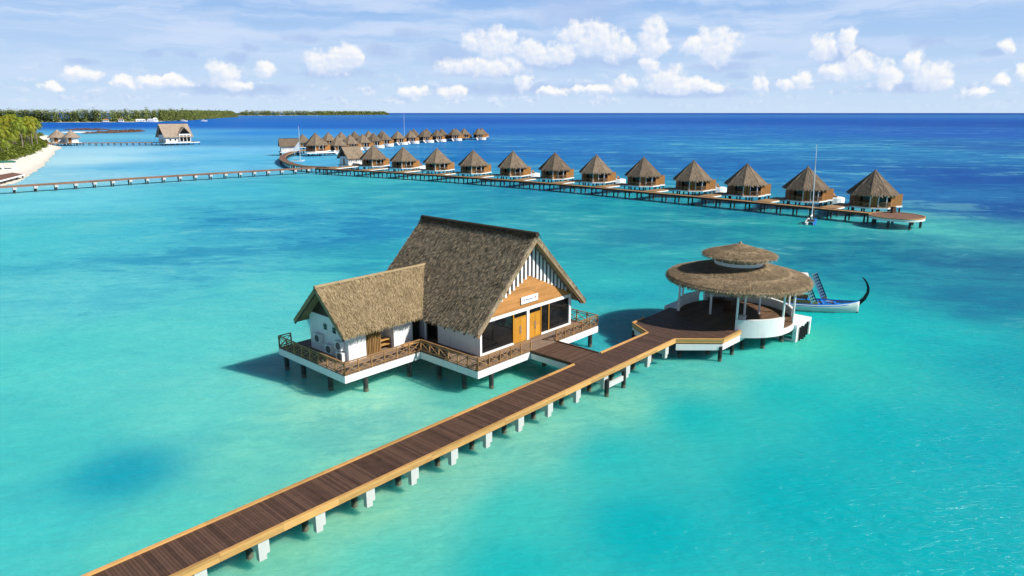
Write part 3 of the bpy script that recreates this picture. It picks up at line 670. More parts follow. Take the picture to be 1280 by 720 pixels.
    mb.box(-5.2, 2.29, 13.402, 13.55, 1.9, tz); mb.box(-3.62, -.97, 10.2, 10.3, 1.9, tz); mb.box(-.97, -.87, 8.552, 10.2, 1.9, tz); mb.box(-2.2, -2.1, 8.6, 10.2, 1.9, tz)
    mb.build('wing_wall', 'white', root)
    mb = MB(); mb.wallpolyx([(8.45, 4.93), (13.35, 4.93), (WC, WR - .55)], -5.18, -5.05); mb.build('gable_backing', 'wood_dark', root)
    mb = MB()
    for i in range(9): mb.box(-3.58 + i * .152, -3.58 + i * .152 + .09, 8.36, 8.44, 1.95, tz)
    mb.box(-3.6, -2.2, 8.47, 8.5, 1.9, tz, .0)
    mb.build('louvre_screen', 'wood_louvre', root)
    mb = MB(); mb.box(.95, 1.9, 8.75, 8.85, 1.9, tz); mb.build('opening_shade', 'interior_shade', root)  # near-black panel painting the shade inside the wing opening
    for y, z in ((11.3, 4.1), (10.1, 4.05)):
        mb = MB(); mb.box(-5.225, -5.19, y - .24, y + .24, z - .24, z + .24)
        mb.box(-5.24, -5.22, y - .02, y + .02, z - .24, z + .24); ob = mb.build('window', 'glass', root)
        f_ = MB(); f_.box(-5.245, -5.2, y - .3, y + .3, z + .241, z + .3); f_.box(-5.245, -5.2, y - .3, y + .3, z - .3, z - .241)
        f_.box(-5.245, -5.2, y - .3, y - .241, z - .24, z + .24); f_.box(-5.245, -5.2, y + .241, y + .3, z - .24, z + .24); f_.build('frame', 'white_clean', ob)
build_house()

def air_conditioner(a, b, z, label):
    r = empty('air_conditioner', W(a, b, z), ANG, label, 'air conditioner', 'outdoor air conditioner units on the wing gable wall')
    mb = MB(); mb.box(-.36, 0, -.42, .42, 0, .66); mb.build('casing', 'ac_white', r)
    f = MB(); f.lathe([(.02, 0), (.25, 0), (.27, .02), (.27, .05)], 0, 0, 20)
    for i in range(5): f.bar((-.25, -.2 + i * .1, .03), (.25, -.2 + i * .1, .03), .012, .012)
    g = f.build('fan_grille', 'grille', r); g.rotation_euler = (0, -pi / 2, 0); g.location = (-.362, -.08, .33)
    br = MB()
    for y in (-.3, .3): br.box(-.38, 0.02, y - .02, y + .02, -.05, -.003)
    br.build('bracket', 'metal_grey', r)
air_conditioner(-5.22, 9.15, 1.96, 'lower white air conditioner of the stacked pair on the near wing gable wall')
air_conditioner(-5.22, 9.25, 2.78, 'upper white air conditioner of the stacked pair on the near wing gable wall')
air_conditioner(-5.22, 12.1, 2.75, 'white air conditioner high on the wing gable wall, farthest from its near corner')
air_conditioner(-5.22, 10.6, 2.2, 'white air conditioner between the stacked pair and the farthest unit on the wing gable wall')
def bench():
    r = empty('wooden_bench', W(.1, 7.5, ZD), ANG, 'orange brown wooden bench on the porch before the white wing wall', 'bench')
    mb = MB()
    for i in range(4): mb.box(-.95, .95, -.26 + i * .135, -.15 + i * .135, .42, .46)
    mb.build('seat', 'wood_orange', r)
    lg = MB(); lg.box(-.04, .04, -.04, .04, 0, .42); p0 = None
    for x, y in ((-.85, -.2), (.85, -.2), (-.85, .2), (.85, .2)):
        if p0 is None: p0 = o = lg.build('leg', 'wood_dark', r)
        else: o = p0.copy(); COL.objects.link(o); o.parent = r
        o.location = (x, y, 0)
    r = empty('console_shelf', W(-1.55, 9.1, ZD), ANG, 'low orange wooden shelf inside the shaded porch recess beside the louvre screen', 'shelf')
    mb = MB(); mb.box(-.5, .5, -.35, .35, .75, .80); mb.box(-.5, .5, -.35, .35, .35, .39); mb.build('shelf_board', 'wood_orange', r)
    mb = MB()
    for x in (-.47, .43): mb.box(x, x + .04, -.34, .34, 0, .75)
    mb.build('side_panel', 'wood_louvre', r)
bench()
def sign():
    r = empty('name_sign', W(7.92, 2.02, 5.09), ANG, 'white rectangular sign with small blue script on the orange timber gable', 'sign')
    mb = MB(); mb.box(-1.04, 1.04, -.09, -.02, 0, .58); mb.build('board', 'white_clean', r)
    mb = MB()
    for x in (-1.0, .92): mb.box(x, x + .08, -.018, .0, .05, .5)
    mb.build('bracket', 'wood_dark', r)
    mb = MB(); x = -.78; rs = random.Random(4)               # small slanted script, too small to read in the photograph
    while x < .55:
        h = rs.choice((.08, .08, .09, .16)); 
        if rs.random() > .13:
            pts = [(x, .26), (x + .02 + h * .25, .26 + h), (x + .055, .27), (x + .09, .27)]
            for p, q in zip(pts[:-1], pts[1:]): mb.bar((p[0], -.096, p[1]), (q[0], -.096, q[1]), .012, .024, (0, 1, 0))
        x += .09
    mb.build('lettering', 'sign_blue', r)
    mb = MB(); mb.wallpoly([(.62, .42), (.70, .22), (.82, .44), (.72, .38)], -.1, -.092); mb.build('emblem', 'sign_red', r)
sign()

# ------------------------------------------------------------------ round pavilion
def build_pavilion():
    root = empty('round_pavilion', W(26.3, -7.3), ANG, 'round open pavilion with a double tiered thatched roof and white parapet at the jetty end', 'pavilion')
    mb = MB(); mb.cyl(0, 0, 1.32, 1.85, 5.2, 56, .5); mb.build('platform', 'white', root)
    mb = MB(); poly = [(5.12 * cos(2 * pi * k / 56), 5.12 * sin(2 * pi * k / 56)) for k in range(56)]
    planks(mb, poly, 'y', .145, 1.852, ZD + .012); mb.build('floor', 'floor_round', root)
    pr = [((205, 256), 1.3, 2.88), ((68, 120), 1.3, 2.88), ((300, 420), 1.3, 2.7)]
    for (a0, a1), z0, z1 in pr:
        mb = MB(); mb.ring(4.95, 5.22, z0, z1, 0, 0, 24, R(a0), R(a1)); mb.build('parapet', 'white', root)
    col = MB(); col.cyl(0, 0, ZD, 5.6, .10, 10); po = None
    for ang, rr in ((206, 5.05), (256, 5.05), (283, 5.05), (120, 5.05), (98, 5.05), (68, 5.05), (40, 5.05), (12, 5.05), (-16, 5.05), (-45, 5.05), (45, 2.3), (135, 2.3), (225, 2.3), (315, 2.3)):
        if po is None: po = ob = col.build('column', 'white_clean', root)
        else: ob = po.copy(); COL.objects.link(ob); ob.parent = root
        ob.location = (rr * cos(R(ang)), rr * sin(R(ang)), 0)
    def cone(prof_top, prof_bot, dens, name, eaves_r, hang):
        mb = MB()
        mb.lathe(prof_top, n=96, r=.45); mb.lathe(prof_bot[::-1], n=96, r=.3)
        # straws, shortest near the top so that they cover evenly
        for i in range(len(prof_top) - 1):
            (r1, z1), (r0, z0) = prof_top[i], prof_top[i + 1]           # r1 outer
            area = pi * (r0 + r1) * hypot(r1 - r0, z1 - z0)
            for _ in range(int(area * dens)):
                k = sqrt(rnd()); rr = r0 + (r1 - r0) * k; zz = z0 + (z1 - z0) * (rr - r0) / (r1 - r0 + 1e-9); t = uni(0, 2 * pi)
                dn = V((r1 - r0, 0, z1 - z0)).normalized(); al = V((-sin(t), cos(t), 0)); out = V((cos(t), sin(t), 0))
                dv = (out * dn.x + V((0, 0, dn.z)) + al * uni(-.22, .22)).normalized(); nr = (out * -dn.z + V((0, 0, dn.x)))
                c = out * rr + V((0, 0, zz)) + nr * .012; L = uni(.14, .28); wv = al * uni(.013, .028); tip = c + dv * L + nr * uni(.01, .05)
                if rr + L > r1 and i == 0: tip.z -= .05
                mb.add([c - wv, c + wv, tip + wv * .5, tip - wv * .5], [(0, 1, 2, 3)], rnd() ** 1.3)
        R0, Z0 = prof_top[0]
        for _ in range(int(hang * R0)):
            t = uni(0, 2 * pi); out = V((cos(t), sin(t), 0)); al = V((-sin(t), cos(t), 0)); c = out * (R0 - .04) + V((0, 0, Z0 + uni(-.02, .12)))
            tip = c + out * uni(.02, .12) - V((0, 0, uni(.08, .19))) + al * uni(-.05, .05); wv = al * uni(.02, .045)
            mb.add([c - wv, c + wv, tip + wv * .5, tip - wv * .5], [(0, 1, 2, 3)], rnd() ** 1.3)
        return mb.build(name, 'thatch_round', root)
    cone([(6.35, 5.34), (6.34, 5.50), (6.12, 5.66), (4.3, 6.16), (2.2, 6.70), (1.9, 6.76)], [(6.35, 5.34), (6.0, 5.28), (4.0, 5.75), (1.9, 6.4)], 150, 'roof', 6.35, 230)
    up = cone([(3.22, 7.52), (3.2, 7.60), (2.98, 7.70), (1.5, 8.12), (.5, 8.44), (.0, 8.60)], [(3.22, 7.52), (2.9, 7.5), (1.9, 7.65), (0, 8.2)], 160, 'upper_roof', 3.22, 200)
    mb = MB(); mb.tube([(0, 0, 8.5), (0, 0, 8.66), (0, 0, 8.76)], [.18, .12, .04], 8); mb.build('finial', 'thatch_round', up)
    mb = MB(); mb.ring(2.02, 2.14, 6.6, 7.02, n=40); mb.ring(2.0, 2.16, 7.50, 7.62, n=40); cl = mb.build('clerestory', 'white_clean', root)
    mb = MB()
    for k in range(12): mb.cyl(2.08 * cos(k * pi / 6 + .2), 2.08 * sin(k * pi / 6 + .2), 7.02, 7.52, .05, 8)
    mb.build('clerestory_post', 'white_clean', cl)
    mb = MB()
    for k in range(20):
        t = 2 * pi * k / 20; mb.bar((2.0 * cos(t), 2.0 * sin(t), 6.55), (6.1 * cos(t), 6.1 * sin(t), 5.17), .08, .1)
    mb.ring(4.95, 5.15, 5.45, 5.6, n=40)
    mb.build('rafter', 'wood_dark', root)
    # seat ring inside
    mb = MB(); mb.ring(3.9, 4.4, ZD + .38, ZD + .45, n=24, a0=R(20), a1=R(60)); mb.ring(4.0, 4.3, ZD + .01, ZD + .379, n=24, a0=R(20), a1=R(60)); mb.build('bench_seat', 'wood_dark', root)
    mb = MB(); mb.box(.4, 2.0, .6, 1.3, ZD + .013, ZD + 1.05); mb.box(.3, 2.1, .5, 1.4, ZD + 1.052, ZD + 1.11); mb.build('counter', 'wood_dark', root)
    pl = MB(); pl.cyl(0, 0, -2.2, 1.33, .2, 12); po = None
    for k in range(9):
        ob = pl.build('pile', 'pile', root) if po is None else po.copy()
        if po is None: po = ob
        else: COL.objects.link(ob); ob.parent = root
        t = 2 * pi * k / 9; ob.location = (4.3 * cos(t), 4.3 * sin(t), 0)
    def landing(x0, x1, y0, y1, side, fend):
        mb = MB()
        mb.box(x0, x1, y0, y1, 1.32, 1.6)                                   # slab
        mb.box(x0, x0 + .35, y0, y0 + .35, -1.2, 1.318); mb.box(x1 - .3, x1, y0, y0 + .35, -1.2, 1.318)
        mb.box(x0, x0 + .3, y1 - .3, y1, -1.2, 1.318)
        if side < 0:
            mb.wallpoly([(x0 + .352, -.8), (x0 + 1.9, -.8), (x0 + 1.9, 1.318), (x0 + .352, 1.318)], y0 + .02, y0 + .3)
            for i in range(4): mb.box(x0 + 2.0 + i * .55, x0 + 2.55 + i * .55 - .004, y0 + .5, y1, -.6, 1.1 - i * .34)
            mb.box(x0 + .02, x0 + .33, y0 + .352, y1 - .302, .02, .2)
        l_ = mb.build('landing', 'white', root)
        if fend:
            fb = MB(); fb.cyl(0, 0, .0, 1.25, .085, 8); p0 = None
            for i in range(5):
                ob = fb.build('fender', 'rubber', l_) if p0 is None else p0.copy()
                if p0 is None: p0 = ob
                else: COL.objects.link(ob); ob.parent = l_
                ob.location = (x0 + .62 + i * .44, y0 - .09, uni(-.05, .2))
    landing(1.35, 4.9, -5.3, -2.6, -1, True)
    landing(-.9, 1.7, 5.0, 6.8, 1, False)
build_pavilion()

# ------------------------------------------------------------------ wooden boat with curved prow
def build_dhoni():
    root = empty('wooden_boat', (30.35, 69.3, 0), R(-17), 'pale wooden boat with blue deck and tall curved black prow behind the round pavilion', 'boat')
    # sections: x, half beam at rail, half beam at waterline, rail z, keel z
    S = [(-6.2, .55, .25, 1.15, .05), (-5.2, .95, .6, .98, -.3), (-3.5, 1.25, .95, .86, -.45), (-1.0, 1.38, 1.1, .80, -.5), (1.5, 1.28, .98, .82, -.5), (3.4, .95, .62, .92, -.42), (4.7, .50, .25, 1.05, -.3), (5.4, .16, .06, 1.18, -.05), (5.62, .05, .02, 1.25, .3)]
    def shell(off, zoff, keel):
        vs_ = []; fs = []
        for (x, br, bw, zr, zk) in S:
            br = max(.02, br - off); bw = max(.01, bw - off); z2 = max(zk + keel, -.9)
            ring = [(x, br, zr + zoff), (x, (br * 1.5 + bw * .5) / 2 + .03, zr * .55), (x, bw, .02), (x, bw * .6, z2 * .6 + keel * .3), (x, 0, z2)]
            ring += [(a, -b, c) for a, b, c in ring[-2::-1]]
            vs_ += ring
        n = 9
        for i in range(len(S) - 1):
            for k in range(n - 1): fs.append((i * n + k, i * n + k + 1, (i + 1) * n + k + 1, (i + 1) * n + k))
        fs.append(tuple(range(n)))
        return vs_, fs
    mb = MB(); v_, f_ = shell(0, 0, 0); mb.add(v_, f_, .5)
    hull = mb.build('hull', 'hull_white', root, smooth=True)
    md = hull.modifiers.new('thick', 'SOLIDIFY'); md.thickness = .06; md.offset = -1
    mb = MB()
    rail = lambda s_: [(x, s_ * br, zr + .03) for (x, br, bw, zr, zk) in S]
    for s_ in (1, -1):
        p = rail(s_)
        for a, b in zip(p[:-1], p[1:]): mb.bar(a, b, .10, .07)
    mb.build('gunwale', 'blue_paint', hull)
    mb = MB()
    for s_ in (1, -1):
        for (a, b) in zip(S[:-1], S[1:]):
            mb.bar((a[0], s_ * (a[2] + .035), .06), (b[0], s_ * (b[2] + .035), .06), .05, .12)
    mb.build('boot_stripe', 'black_paint', hull)
    mb = MB()
    for s_ in (1, -1):
        for (a, b) in zip(S[:-1], S[1:]):
            mb.bar((a[0], s_ * (a[1] + .03), a[3] - .13), (b[0], s_ * (b[1] + .03), b[3] - .13), .04, .09)
    mb.build('rub_rail', 'blue_paint', hull)
    # inner deck, blue
    mb = MB(); pts = [(x, br * .95, .74) for (x, br, bw, zr, zk) in S[:-1]]
    mb.add(pts + [(x, -y, z) for x, y, z in pts[::-1]], [tuple(range(2 * len(pts)))[::-1]], .5)
    mb.build('deck', 'blue_paint', root)
    mb = MB()
    for x, hb in ((.9, 1.2), (2.2, 1.05), (3.4, .78), (4.4, .45)): mb.box(x - .13, x + .13, -hb, hb, .80, .86)
    for s_ in (1, -1): mb.bar((.3, s_ * .55, .68), (4.4, s_ * .2, .70), .12, .08)
    mb.build('thwart', 'blue_paint', root)
    mb = MB(); mb.bar((1.4, .3, .83), (3.4, -.1, .86), .06, .05); mb.bar((1.2, -.3, .83), (3.2, .25, .85), .05, .05); mb.build('oar', 'wood_rail', root)
    # prow: tapering black blade that sweeps up and curls back
    C_ = [(5.0, .62, .34), (5.55, .98, .36), (6.05, 1.55, .30), (6.30, 2.2, .25), (6.28, 2.75, .2), (6.10, 3.2, .16), (5.85, 3.55, .14), (5.62, 3.75, .06)]
    mb = MB(); vs_ = []
    for i, (x, z, wd) in enumerate(C_):
        p, q = C_[max(0, i - 1)], C_[min(len(C_) - 1, i + 1)]
        d_ = V((q[0] - p[0], 0, q[1] - p[1])).normalized(); nr = V((-d_.z, 0, d_.x)); c = V((x, 0, z)); ty = .10 if i < 3 else .06
        for sx, sy in ((-1, -1), (1, -1), (1, 1), (-1, 1)): vs_.append(c + nr * (sx * wd * .56) + V((0, sy * ty, 0)))
    fs = [(0, 1, 2, 3)[::-1], tuple(range(len(vs_) - 4, len(vs_)))]
    for i in range(len(C_) - 1):
        for k in range(4): fs.append((i * 4 + k, i * 4 + (k + 1) % 4, i * 4 + 4 + (k + 1) % 4, i * 4 + 4 + k))
    mb.add(vs_, fs, .5); mb.build('prow', 'black_paint', root)
    # cabin: roof canopy, near-black panels painting in the shaded interior, timber bulkheads, slanted painted side frames
    mb = MB(); n = 10
    for i in range(n):
        t0, t1 = -1 + 2 * i / n, -1 + 2 * (i + 1) / n; zf = lambda t: 3.72 - .22 * t * t
        mb.hexa([(-4.6, t0 * 1.35, zf(t0)), (.5, t0 * 1.35, zf(t0)), (.5, t1 * 1.35, zf(t1)), (-4.6, t1 * 1.35, zf(t1))], [(-4.6, t0 * 1.35, zf(t0) + .08), (.5, t0 * 1.35, zf(t0) + .08), (.5, t1 * 1.35, zf(t1) + .08), (-4.6, t1 * 1.35, zf(t1) + .08)], .5)
    can = mb.build('canopy', 'white_clean', root)
    mb = MB()
    for s_ in (1, -1): mb.box(-4.62, .52, s_ * 1.4 - .04, s_ * 1.4 + .04, 3.43, 3.63)
    mb.box(.503, .57, -1.35, 1.35, 3.45, 3.62); mb.build('valance', 'navy_paint', can)
    for s_ in (1, -1):
        sh = .75 if s_ > 0 else -.45; p, q = V((.5 + sh, s_ * 1.28, 3.55)), V((1.75 + sh, s_ * 1.2, .9)); fr = MB(); ac = MB()
        fr.bar(p, q, .1, .6, (1, 0, .6)); fo = fr.build('side_frame', 'white_clean', root)
        d_ = (q - p); up = V((1, 0, .69)).normalized()
        for i in range(9):
            a = p + d_ * (i + .25) / 9; b = p + d_ * (i + .72) / 9
            ac.bar(a + up * -.16, b + up * -.13, .112, .07, up); ac.bar(a + up * .02, b + up * .06, .112, .16, up); ac.bar(a + up * .2, b + up * .17, .112, .06, up)
        ac.bar(p + d_ * .02 + up * .25, q - d_ * .02 + up * .25, .114, .10, up); ac.build('painted_pattern', 'navy_paint', fo)
        ft = MB(); ft.bar(q + V((-.12, 0, .16)), q + V((.12, 0, -.14)), .13, .52, (1, 0, .6)); ft.build('foot_block', 'wood_orange', fo)
    mb = MB()
    for s_ in (1, -1): mb.box(-4.4, .9, s_ * 1.2 - .04, s_ * 1.2 + .04, .7, 1.25)
    mb.box(-4.4, -4.3, -1.15, 1.15, .66, 2.9); mb.build('bulkhead', 'wood_villa', root)
    mb = MB(); mb.box(-.9, -.8, -1.15, 1.15, .66, 3.0); mb.box(-3.6, -1.2, -.5, .5, .5, 1.0); mb.build('cabin', 'interior_shade', root)
    mb = MB()
    for x in (-4.3, -2.6): 
        for s_ in (1, -1): mb.cyl(x, s_ * 1.25, .8, 3.5, .04, 8)
    mb.build('canopy_post', 'white_clean', root)
build_dhoni()

# ------------------------------------------------------------------ walkways over the water
def run_pts(pts, step):
    """points every step metres along a polyline, with tangents"""
    out = []; acc = 0.0
    P_ = [V((p[0], p[1], 0)) for p in pts]
    for a, b in zip(P_[:-1], P_[1:]):
        L = (b - a).length; d = (b - a) / L; t = -acc % step if acc else 0.0
        t = (step - acc) if acc else 0.0
        while t < L: out.append((a + d * t, d)); t += step
        acc = L - (t - step)
    return out
def smooth_line(pts, n=8):
    P_ = [V((p[0], p[1], 0)) for p in pts]; P_ = [P_[0] * 2 - P_[1]] + P_ + [P_[-1] * 2 - P_[-2]]; out = []
    for i in range(1, len(P_) - 2):
        for k in range(n):
            t = k / n; a, b, c, d = P_[i - 1], P_[i], P_[i + 1], P_[i + 2]
            out.append(.5 * ((2 * b) + (c - a) * t + (2 * a - 5 * b + 4 * c - d) * t * t + (3 * b - a - 3 * c + d) * t ** 3))
    out.append(P_[-2]); return [(p.x, p.y) for p in out]
def walkway(name, label, pts, width, zt, deckm, edgem, pile_step, cap, group=None, two=True, prad=.17):
    """pts follow the centre line"""
    o0 = V((pts[0][0], pts[0][1], 0))
    root = empty(name, o0, 0, label, 'walkway', group)
    q = run_pts(pts, .6)
    q = [(p - o0, d) for p, d in q]
    mb = MB(); eb = MB()
    for (p, d), (p2, d2) in zip(q[:-1], q[1:]):
        n = V((-d.y, d.x, 0)) * width / 2; n2 = V((-d2.y, d2.x, 0)) * width / 2; z0, z1 = V((0, 0, zt - .08)), V((0, 0, zt))
        for k in range(2):
            a, b = p.lerp(p2, k / 2), p.lerp(p2, k / 2 + .48); na, nb = n.lerp(n2, k / 2), n.lerp(n2, k / 2 + .48)
            mb.hexa([a - na + z0, b - nb + z0, b + nb + z0, a + na + z0], [a - na + z1, b - nb + z1, b + nb + z1, a + na + z1])
    for s_ in (1, -1):
        qq = q[::4] + [q[-1]]
        for (p, d), (p2, d2) in zip(qq[:-1], qq[1:]):
            if (p2 - p).length < .05: continue
            n = V((-d.y, d.x, 0)) * (width / 2 + .06) * s_; n2 = V((-d2.y, d2.x, 0)) * (width / 2 + .06) * s_
            eb.bar(p + n + V((0, 0, zt - .13)), p2 + n2 + V((0, 0, zt - .13)), .11, .40)
    mb.build('deck', deckm, root); eb.build('edge_board', edgem, root)
    pb = MB(); pb.cyl(0, 0, -1.6, zt - .35, prad, 8); cb = MB(); cb.box(-.42, .42, -.16, .16, zt - .95, zt - .34); bb = MB(); bb.box(-.2, .2, -width / 2, width / 2, zt - .5, zt - .09)
    p0 = c0 = b0 = None
    for p, d in run_pts(pts, pile_step):
        p = p - o0; n = V((-d.y, d.x, 0)); a = atan2(d.y, d.x)
        for s_ in ((1, -1) if two else (0,)):
            if p0 is None: p0 = ob = pb.build('pile', 'pile', root)
            else: ob = p0.copy(); COL.objects.link(ob); ob.parent = root
            ob.location = p + n * s_ * width * .42
        if cap:
            if c0 is None: c0 = ob = cb.build('pile_cap', 'concrete', root)
            else: ob = c0.copy(); COL.objects.link(ob); ob.parent = root
            ob.location = p - n * (width / 2 + .02); ob.rotation_euler = (0, 0, a)
        if b0 is None: b0 = ob = bb.build('crossbeam', 'wood_dark', root)
        else: ob = b0.copy(); COL.objects.link(ob); ob.parent = root
        ob.location = p; ob.rotation_euler = (0, 0, a)
    return root

def off(pts, k):
    out = []
    for i, p in enumerate(pts):
        a, b = V(pts[max(0, i - 1)]), V(pts[min(len(pts) - 1, i + 1)]); d = (b - a).normalized(); out.append((p[0] - d.y * k, p[1] + d.x * k))
    return out
ROW_EDGE = smooth_line([(-66, 232.0), (-49, 222.3), (-29.3, 210.5), (-9.1, 196), (12.5, 178.8), (30.2, 161.8), (40.9, 151.6), (52.5, 140), (60, 132.2), (66.5, 125.2)], 4)
ROW_LINE = off(ROW_EDGE, 1.05)
wk = walkway('villa_walkway', 'brown walkway on dark piles along the front villa row, ending in a round platform', ROW_LINE, 2.1, 1.9, 'deck_tan', 'wood_dark', 3.4, False)
def end_platform():
    c = V((69.7, 123.0, 0)); l = c - V(wk.location)
    mb = MB(); mb.cyl(l.x, l.y, 1.45, 1.84, 4.5, 48, .5); pf = mb.build('end_platform', 'white', wk)
    mb = MB(); planks(mb, [(l.x + 4.45 * cos(2 * pi * k / 48), l.y + 4.45 * sin(2 * pi * k / 48)) for k in range(48)], 'x', .3, 1.842, 1.96); mb.build('deck', 'deck_red', pf)
    mb = MB(); mb.ring(4.4, 4.56, 1.84, 2.04, l.x, l.y, 48); mb.build('rim', 'wood_orange', pf)
    for k in range(7):
        pb = MB(); pb.cyl(l.x + 3.9 * cos(k * .9 + .3), l.y + 3.9 * sin(k * .9 + .3), -1.6, 1.5, .22, 8); pb.build('pile', 'pile', wk)
    r = empty('shower_post', (c.x + 1.2, c.y + 3.6, 1.96), .3, 'short dark square post standing on the far rim of the round end platform', 'post')
    mb = MB(); mb.box(-.35, .35, -.3, .3, 0, 1.0); mb.build('body', 'wood_dark', r)
    mb = MB(); mb.box(-.4, .4, -.35, .35, 1.003, 1.1); mb.build('top', 'rubber', r)
end_platform()
LEFT_LINE = smooth_line([(-165, 135), (-147, 155), (-129.4, 173.6), (-116.5, 187.4), (-102.6, 203.2), (-85.6, 220.2), (-67, 236.6)], 4)
walkway('lagoon_walkway', 'narrow tan walkway with white pile caps, from the left edge to the villas', LEFT_LINE, 1.9, 1.9, 'deck_tan', 'deck_red', 4.6, True, two=True)
CURVE = smooth_line([(-60.5, 238.6), (-66, 238.6), (-75.2, 245.2), (-86.4, 265.6), (-96, 289.6), (-103, 318), (-105.5, 345), (-101.5, 368), (-97.5, 387), (-93, 405), (-89, 425), (-84, 447), (-77, 465), (-66, 487), (-55, 503), (-42, 518), (-30, 533)], 4)
walkway('curved_walkway', 'reddish walkway curving from the junction round to the far double row of villas', CURVE, 2.2, 1.9, 'deck_red', 'deck_tan', 3.6, False)

# ------------------------------------------------------------------ octagonal thatched villas
def octo(r, a0=22.5): return [(r * cos(R(a0 + 45 * k)), r * sin(R(a0 + 45 * k))) for k in range(8)]
def villa_proto():
    """front facet looks along local -y"""
    root = empty('thatched_villa', (0, 0, 0), 0, 'villa', 'villa')
    o = octo(4.75); ZE, ZA = 4.3, 8.8
    mb = MB()
    for k in range(8):
        p, q = o[k], o[(k + 1) % 8]
        mb.add([(p[0], p[1], ZE), (q[0], q[1], ZE), (0, 0, ZA), (p[0] * .97, p[1] * .97, ZE - .28), (q[0] * .97, q[1] * .97, ZE - .28), (0, 0, ZA - .6)], [(0, 1, 2), (4, 3, 5), (0, 3, 4, 1)], .4 + .2 * rnd())
        for _ in range(150):
            s_, t_ = rnd(), 1 - sqrt(rnd()); a = V((p[0], p[1], ZE)).lerp(V((q[0], q[1], ZE)), s_); ap_ = V((0, 0, ZA)); c = a.lerp(ap_, t_)
            dn = (a - ap_).normalized(); al = (V(q) - V(p)).normalized().to_3d(); nr = al.cross(-dn); nr = nr if nr.z > 0 else -nr
            c = c + nr * .02; tip = c + dn * uni(.4, .8) + nr * uni(.03, .12); wv = al * uni(.05, .1)
            mb.add([c - wv, c + wv, tip + wv * .5, tip - wv * .5], [(0, 1, 2, 3)], rnd())
    roof = mb.build('roof', 'thatch_villa', root)
    mb = MB()
    for k in range(8): mb.bar((o[k][0] * .995, o[k][1] * .995, ZE + .03), (0, 0, ZA + .04), .15, .09)
    mb.cyl(0, 0, ZA - .1, ZA + .16, .16, 8)
    mb.build('hip_cap', 'thatch_villa', roof)
    od = octo(4.55)
    mb = MB(); mb.prism(od, 1.58, 1.84, .5); pf = mb.build('platform', 'white_clean', root)
    mb = MB(); mb.prism([(x * .99, y * .99) for x, y in od], 1.842, 1.92, .5); mb.build('deck', 'deck_tan', pf)
    ow = octo(3.95); T = .12
    def seg(k, s0, s1, z0, z1, out, name, m_, th=.12):
        p, q = V(ow[k]).to_3d(), V(ow[(k + 1) % 8]).to_3d(); a, b = p.lerp(q, s0), p.lerp(q, s1); n = V(((p + q) / 2).normalized())
        b_ = MB(); b_.hexa([a + n * out + V((0, 0, z0)), b + n * out + V((0, 0, z0)), b + n * (out - th) + V((0, 0, z0)), a + n * (out - th) + V((0, 0, z0))],
                           [a + n * out + V((0, 0, z1)), b + n * out + V((0, 0, z1)), b + n * (out - th) + V((0, 0, z1)), a + n * (out - th) + V((0, 0, z1))], .5)
        return b_.build(name, m_, root)
    # facets counted from the one after +x; 5 is the front (-y)
    mb = MB()
    for k in (0, 1, 2, 7):
        p, q = ow[k], ow[(k + 1) % 8]; mb.bar((p[0], p[1], 3.15), (q[0], q[1], 3.15), .12, 2.5)
    mb.build('wall', 'wood_villa', root)
    mb = MB()
    for k in (3,):
        p, q = ow[k], ow[(k + 1) % 8]; mb.bar((p[0], p[1], 3.15), (q[0], q[1], 3.15), .12, 2.5)
    mb.build('wall', 'wood_porch', root)
    seg(4, .0, .32, 1.92, 4.4, 0, 'wall', 'wood_porch'); seg(4, .33, .98, 1.92, 4.4, -.5, 'window', 'glass')
    seg(5, .04, .46, 1.92, 4.4, -.05, 'door', 'wood_villa'); seg(5, .54, .98, 1.92, 4.4, -.3, 'window', 'glass')
    seg(6, .0, .62, 1.92, 4.4, -.3, 'window', 'glass'); seg(6, .62, 1.0, 1.92, 4.4, 0, 'wall', 'wood_villa')
    mb = MB(); dp, dq = V(ow[5]), V(ow[6])
    mb.bar((*dp.lerp(dq, .25), 2.0), (*dp.lerp(dq, .25), 4.2), .04, .06); mb.build('door_seam', 'wood_dark', root)
    for s_ in (0.0, .5, 1.0): c = dp.lerp(dq, s_); mb = MB(); mb.cyl(c.x, c.y - .06, 1.92, 4.42, .10, 8); mb.build('post', 'white_clean', root)
    od2 = octo(4.38)
    for k, s0, s1 in ((4, .05, .95), (5, .55, .97), (6, .03, .6)):
        a, b = V(od2[k]).lerp(V(od2[k + 1]), s0), V(od2[k]).lerp(V(od2[k + 1]), s1); mb = MB(); railing(mb, a, b, 1.92, .9, 1.0); mb.build('railing', 'wood_rail', root)
    # bathing enclosure on the right
    mb = MB(); th = R(-62); nv, tv = V((cos(th), sin(th), 0)), V((-sin(th), cos(th), 0)); c0 = V((4.35, -1.15, 0))
    q = lambda t_, d_, z: c0 + tv * t_ + nv * d_ + V((0, 0, z))
    def pan(t0, t1, d0, d1, z0, z1, r=None): mb.hexa([q(t0, d0, z0), q(t1, d0, z0), q(t1, d1, z0), q(t0, d1, z0)], [q(t0, d0, z1), q(t1, d0, z1), q(t1, d1, z1), q(t0, d1, z1)], r)
    pan(-1.4, 1.4, -.1, 0, 1.92, 4.2, .5); pan(1.3, 1.4, -2.6, -.102, 1.92, 4.2, .5); pan(-1.4, -1.3, -1.2, -.102, 1.92, 4.2, .5)
    for i in range(8): pan(-1.3 + i * .35, -1.28 + i * .35, .001, .012, 1.95, 4.18, 0.)
    mb.build('screen', 'wood_villa', root)
    mb = MB(); pan(-1.5, 1.5, -2.7, .12, 1.62, 1.91, .5); mb.build('screen_platform', 'white_clean', pf)
    pb = MB(); pb.cyl(0, 0, -1.6, 1.43, .18, 8); p0 = None
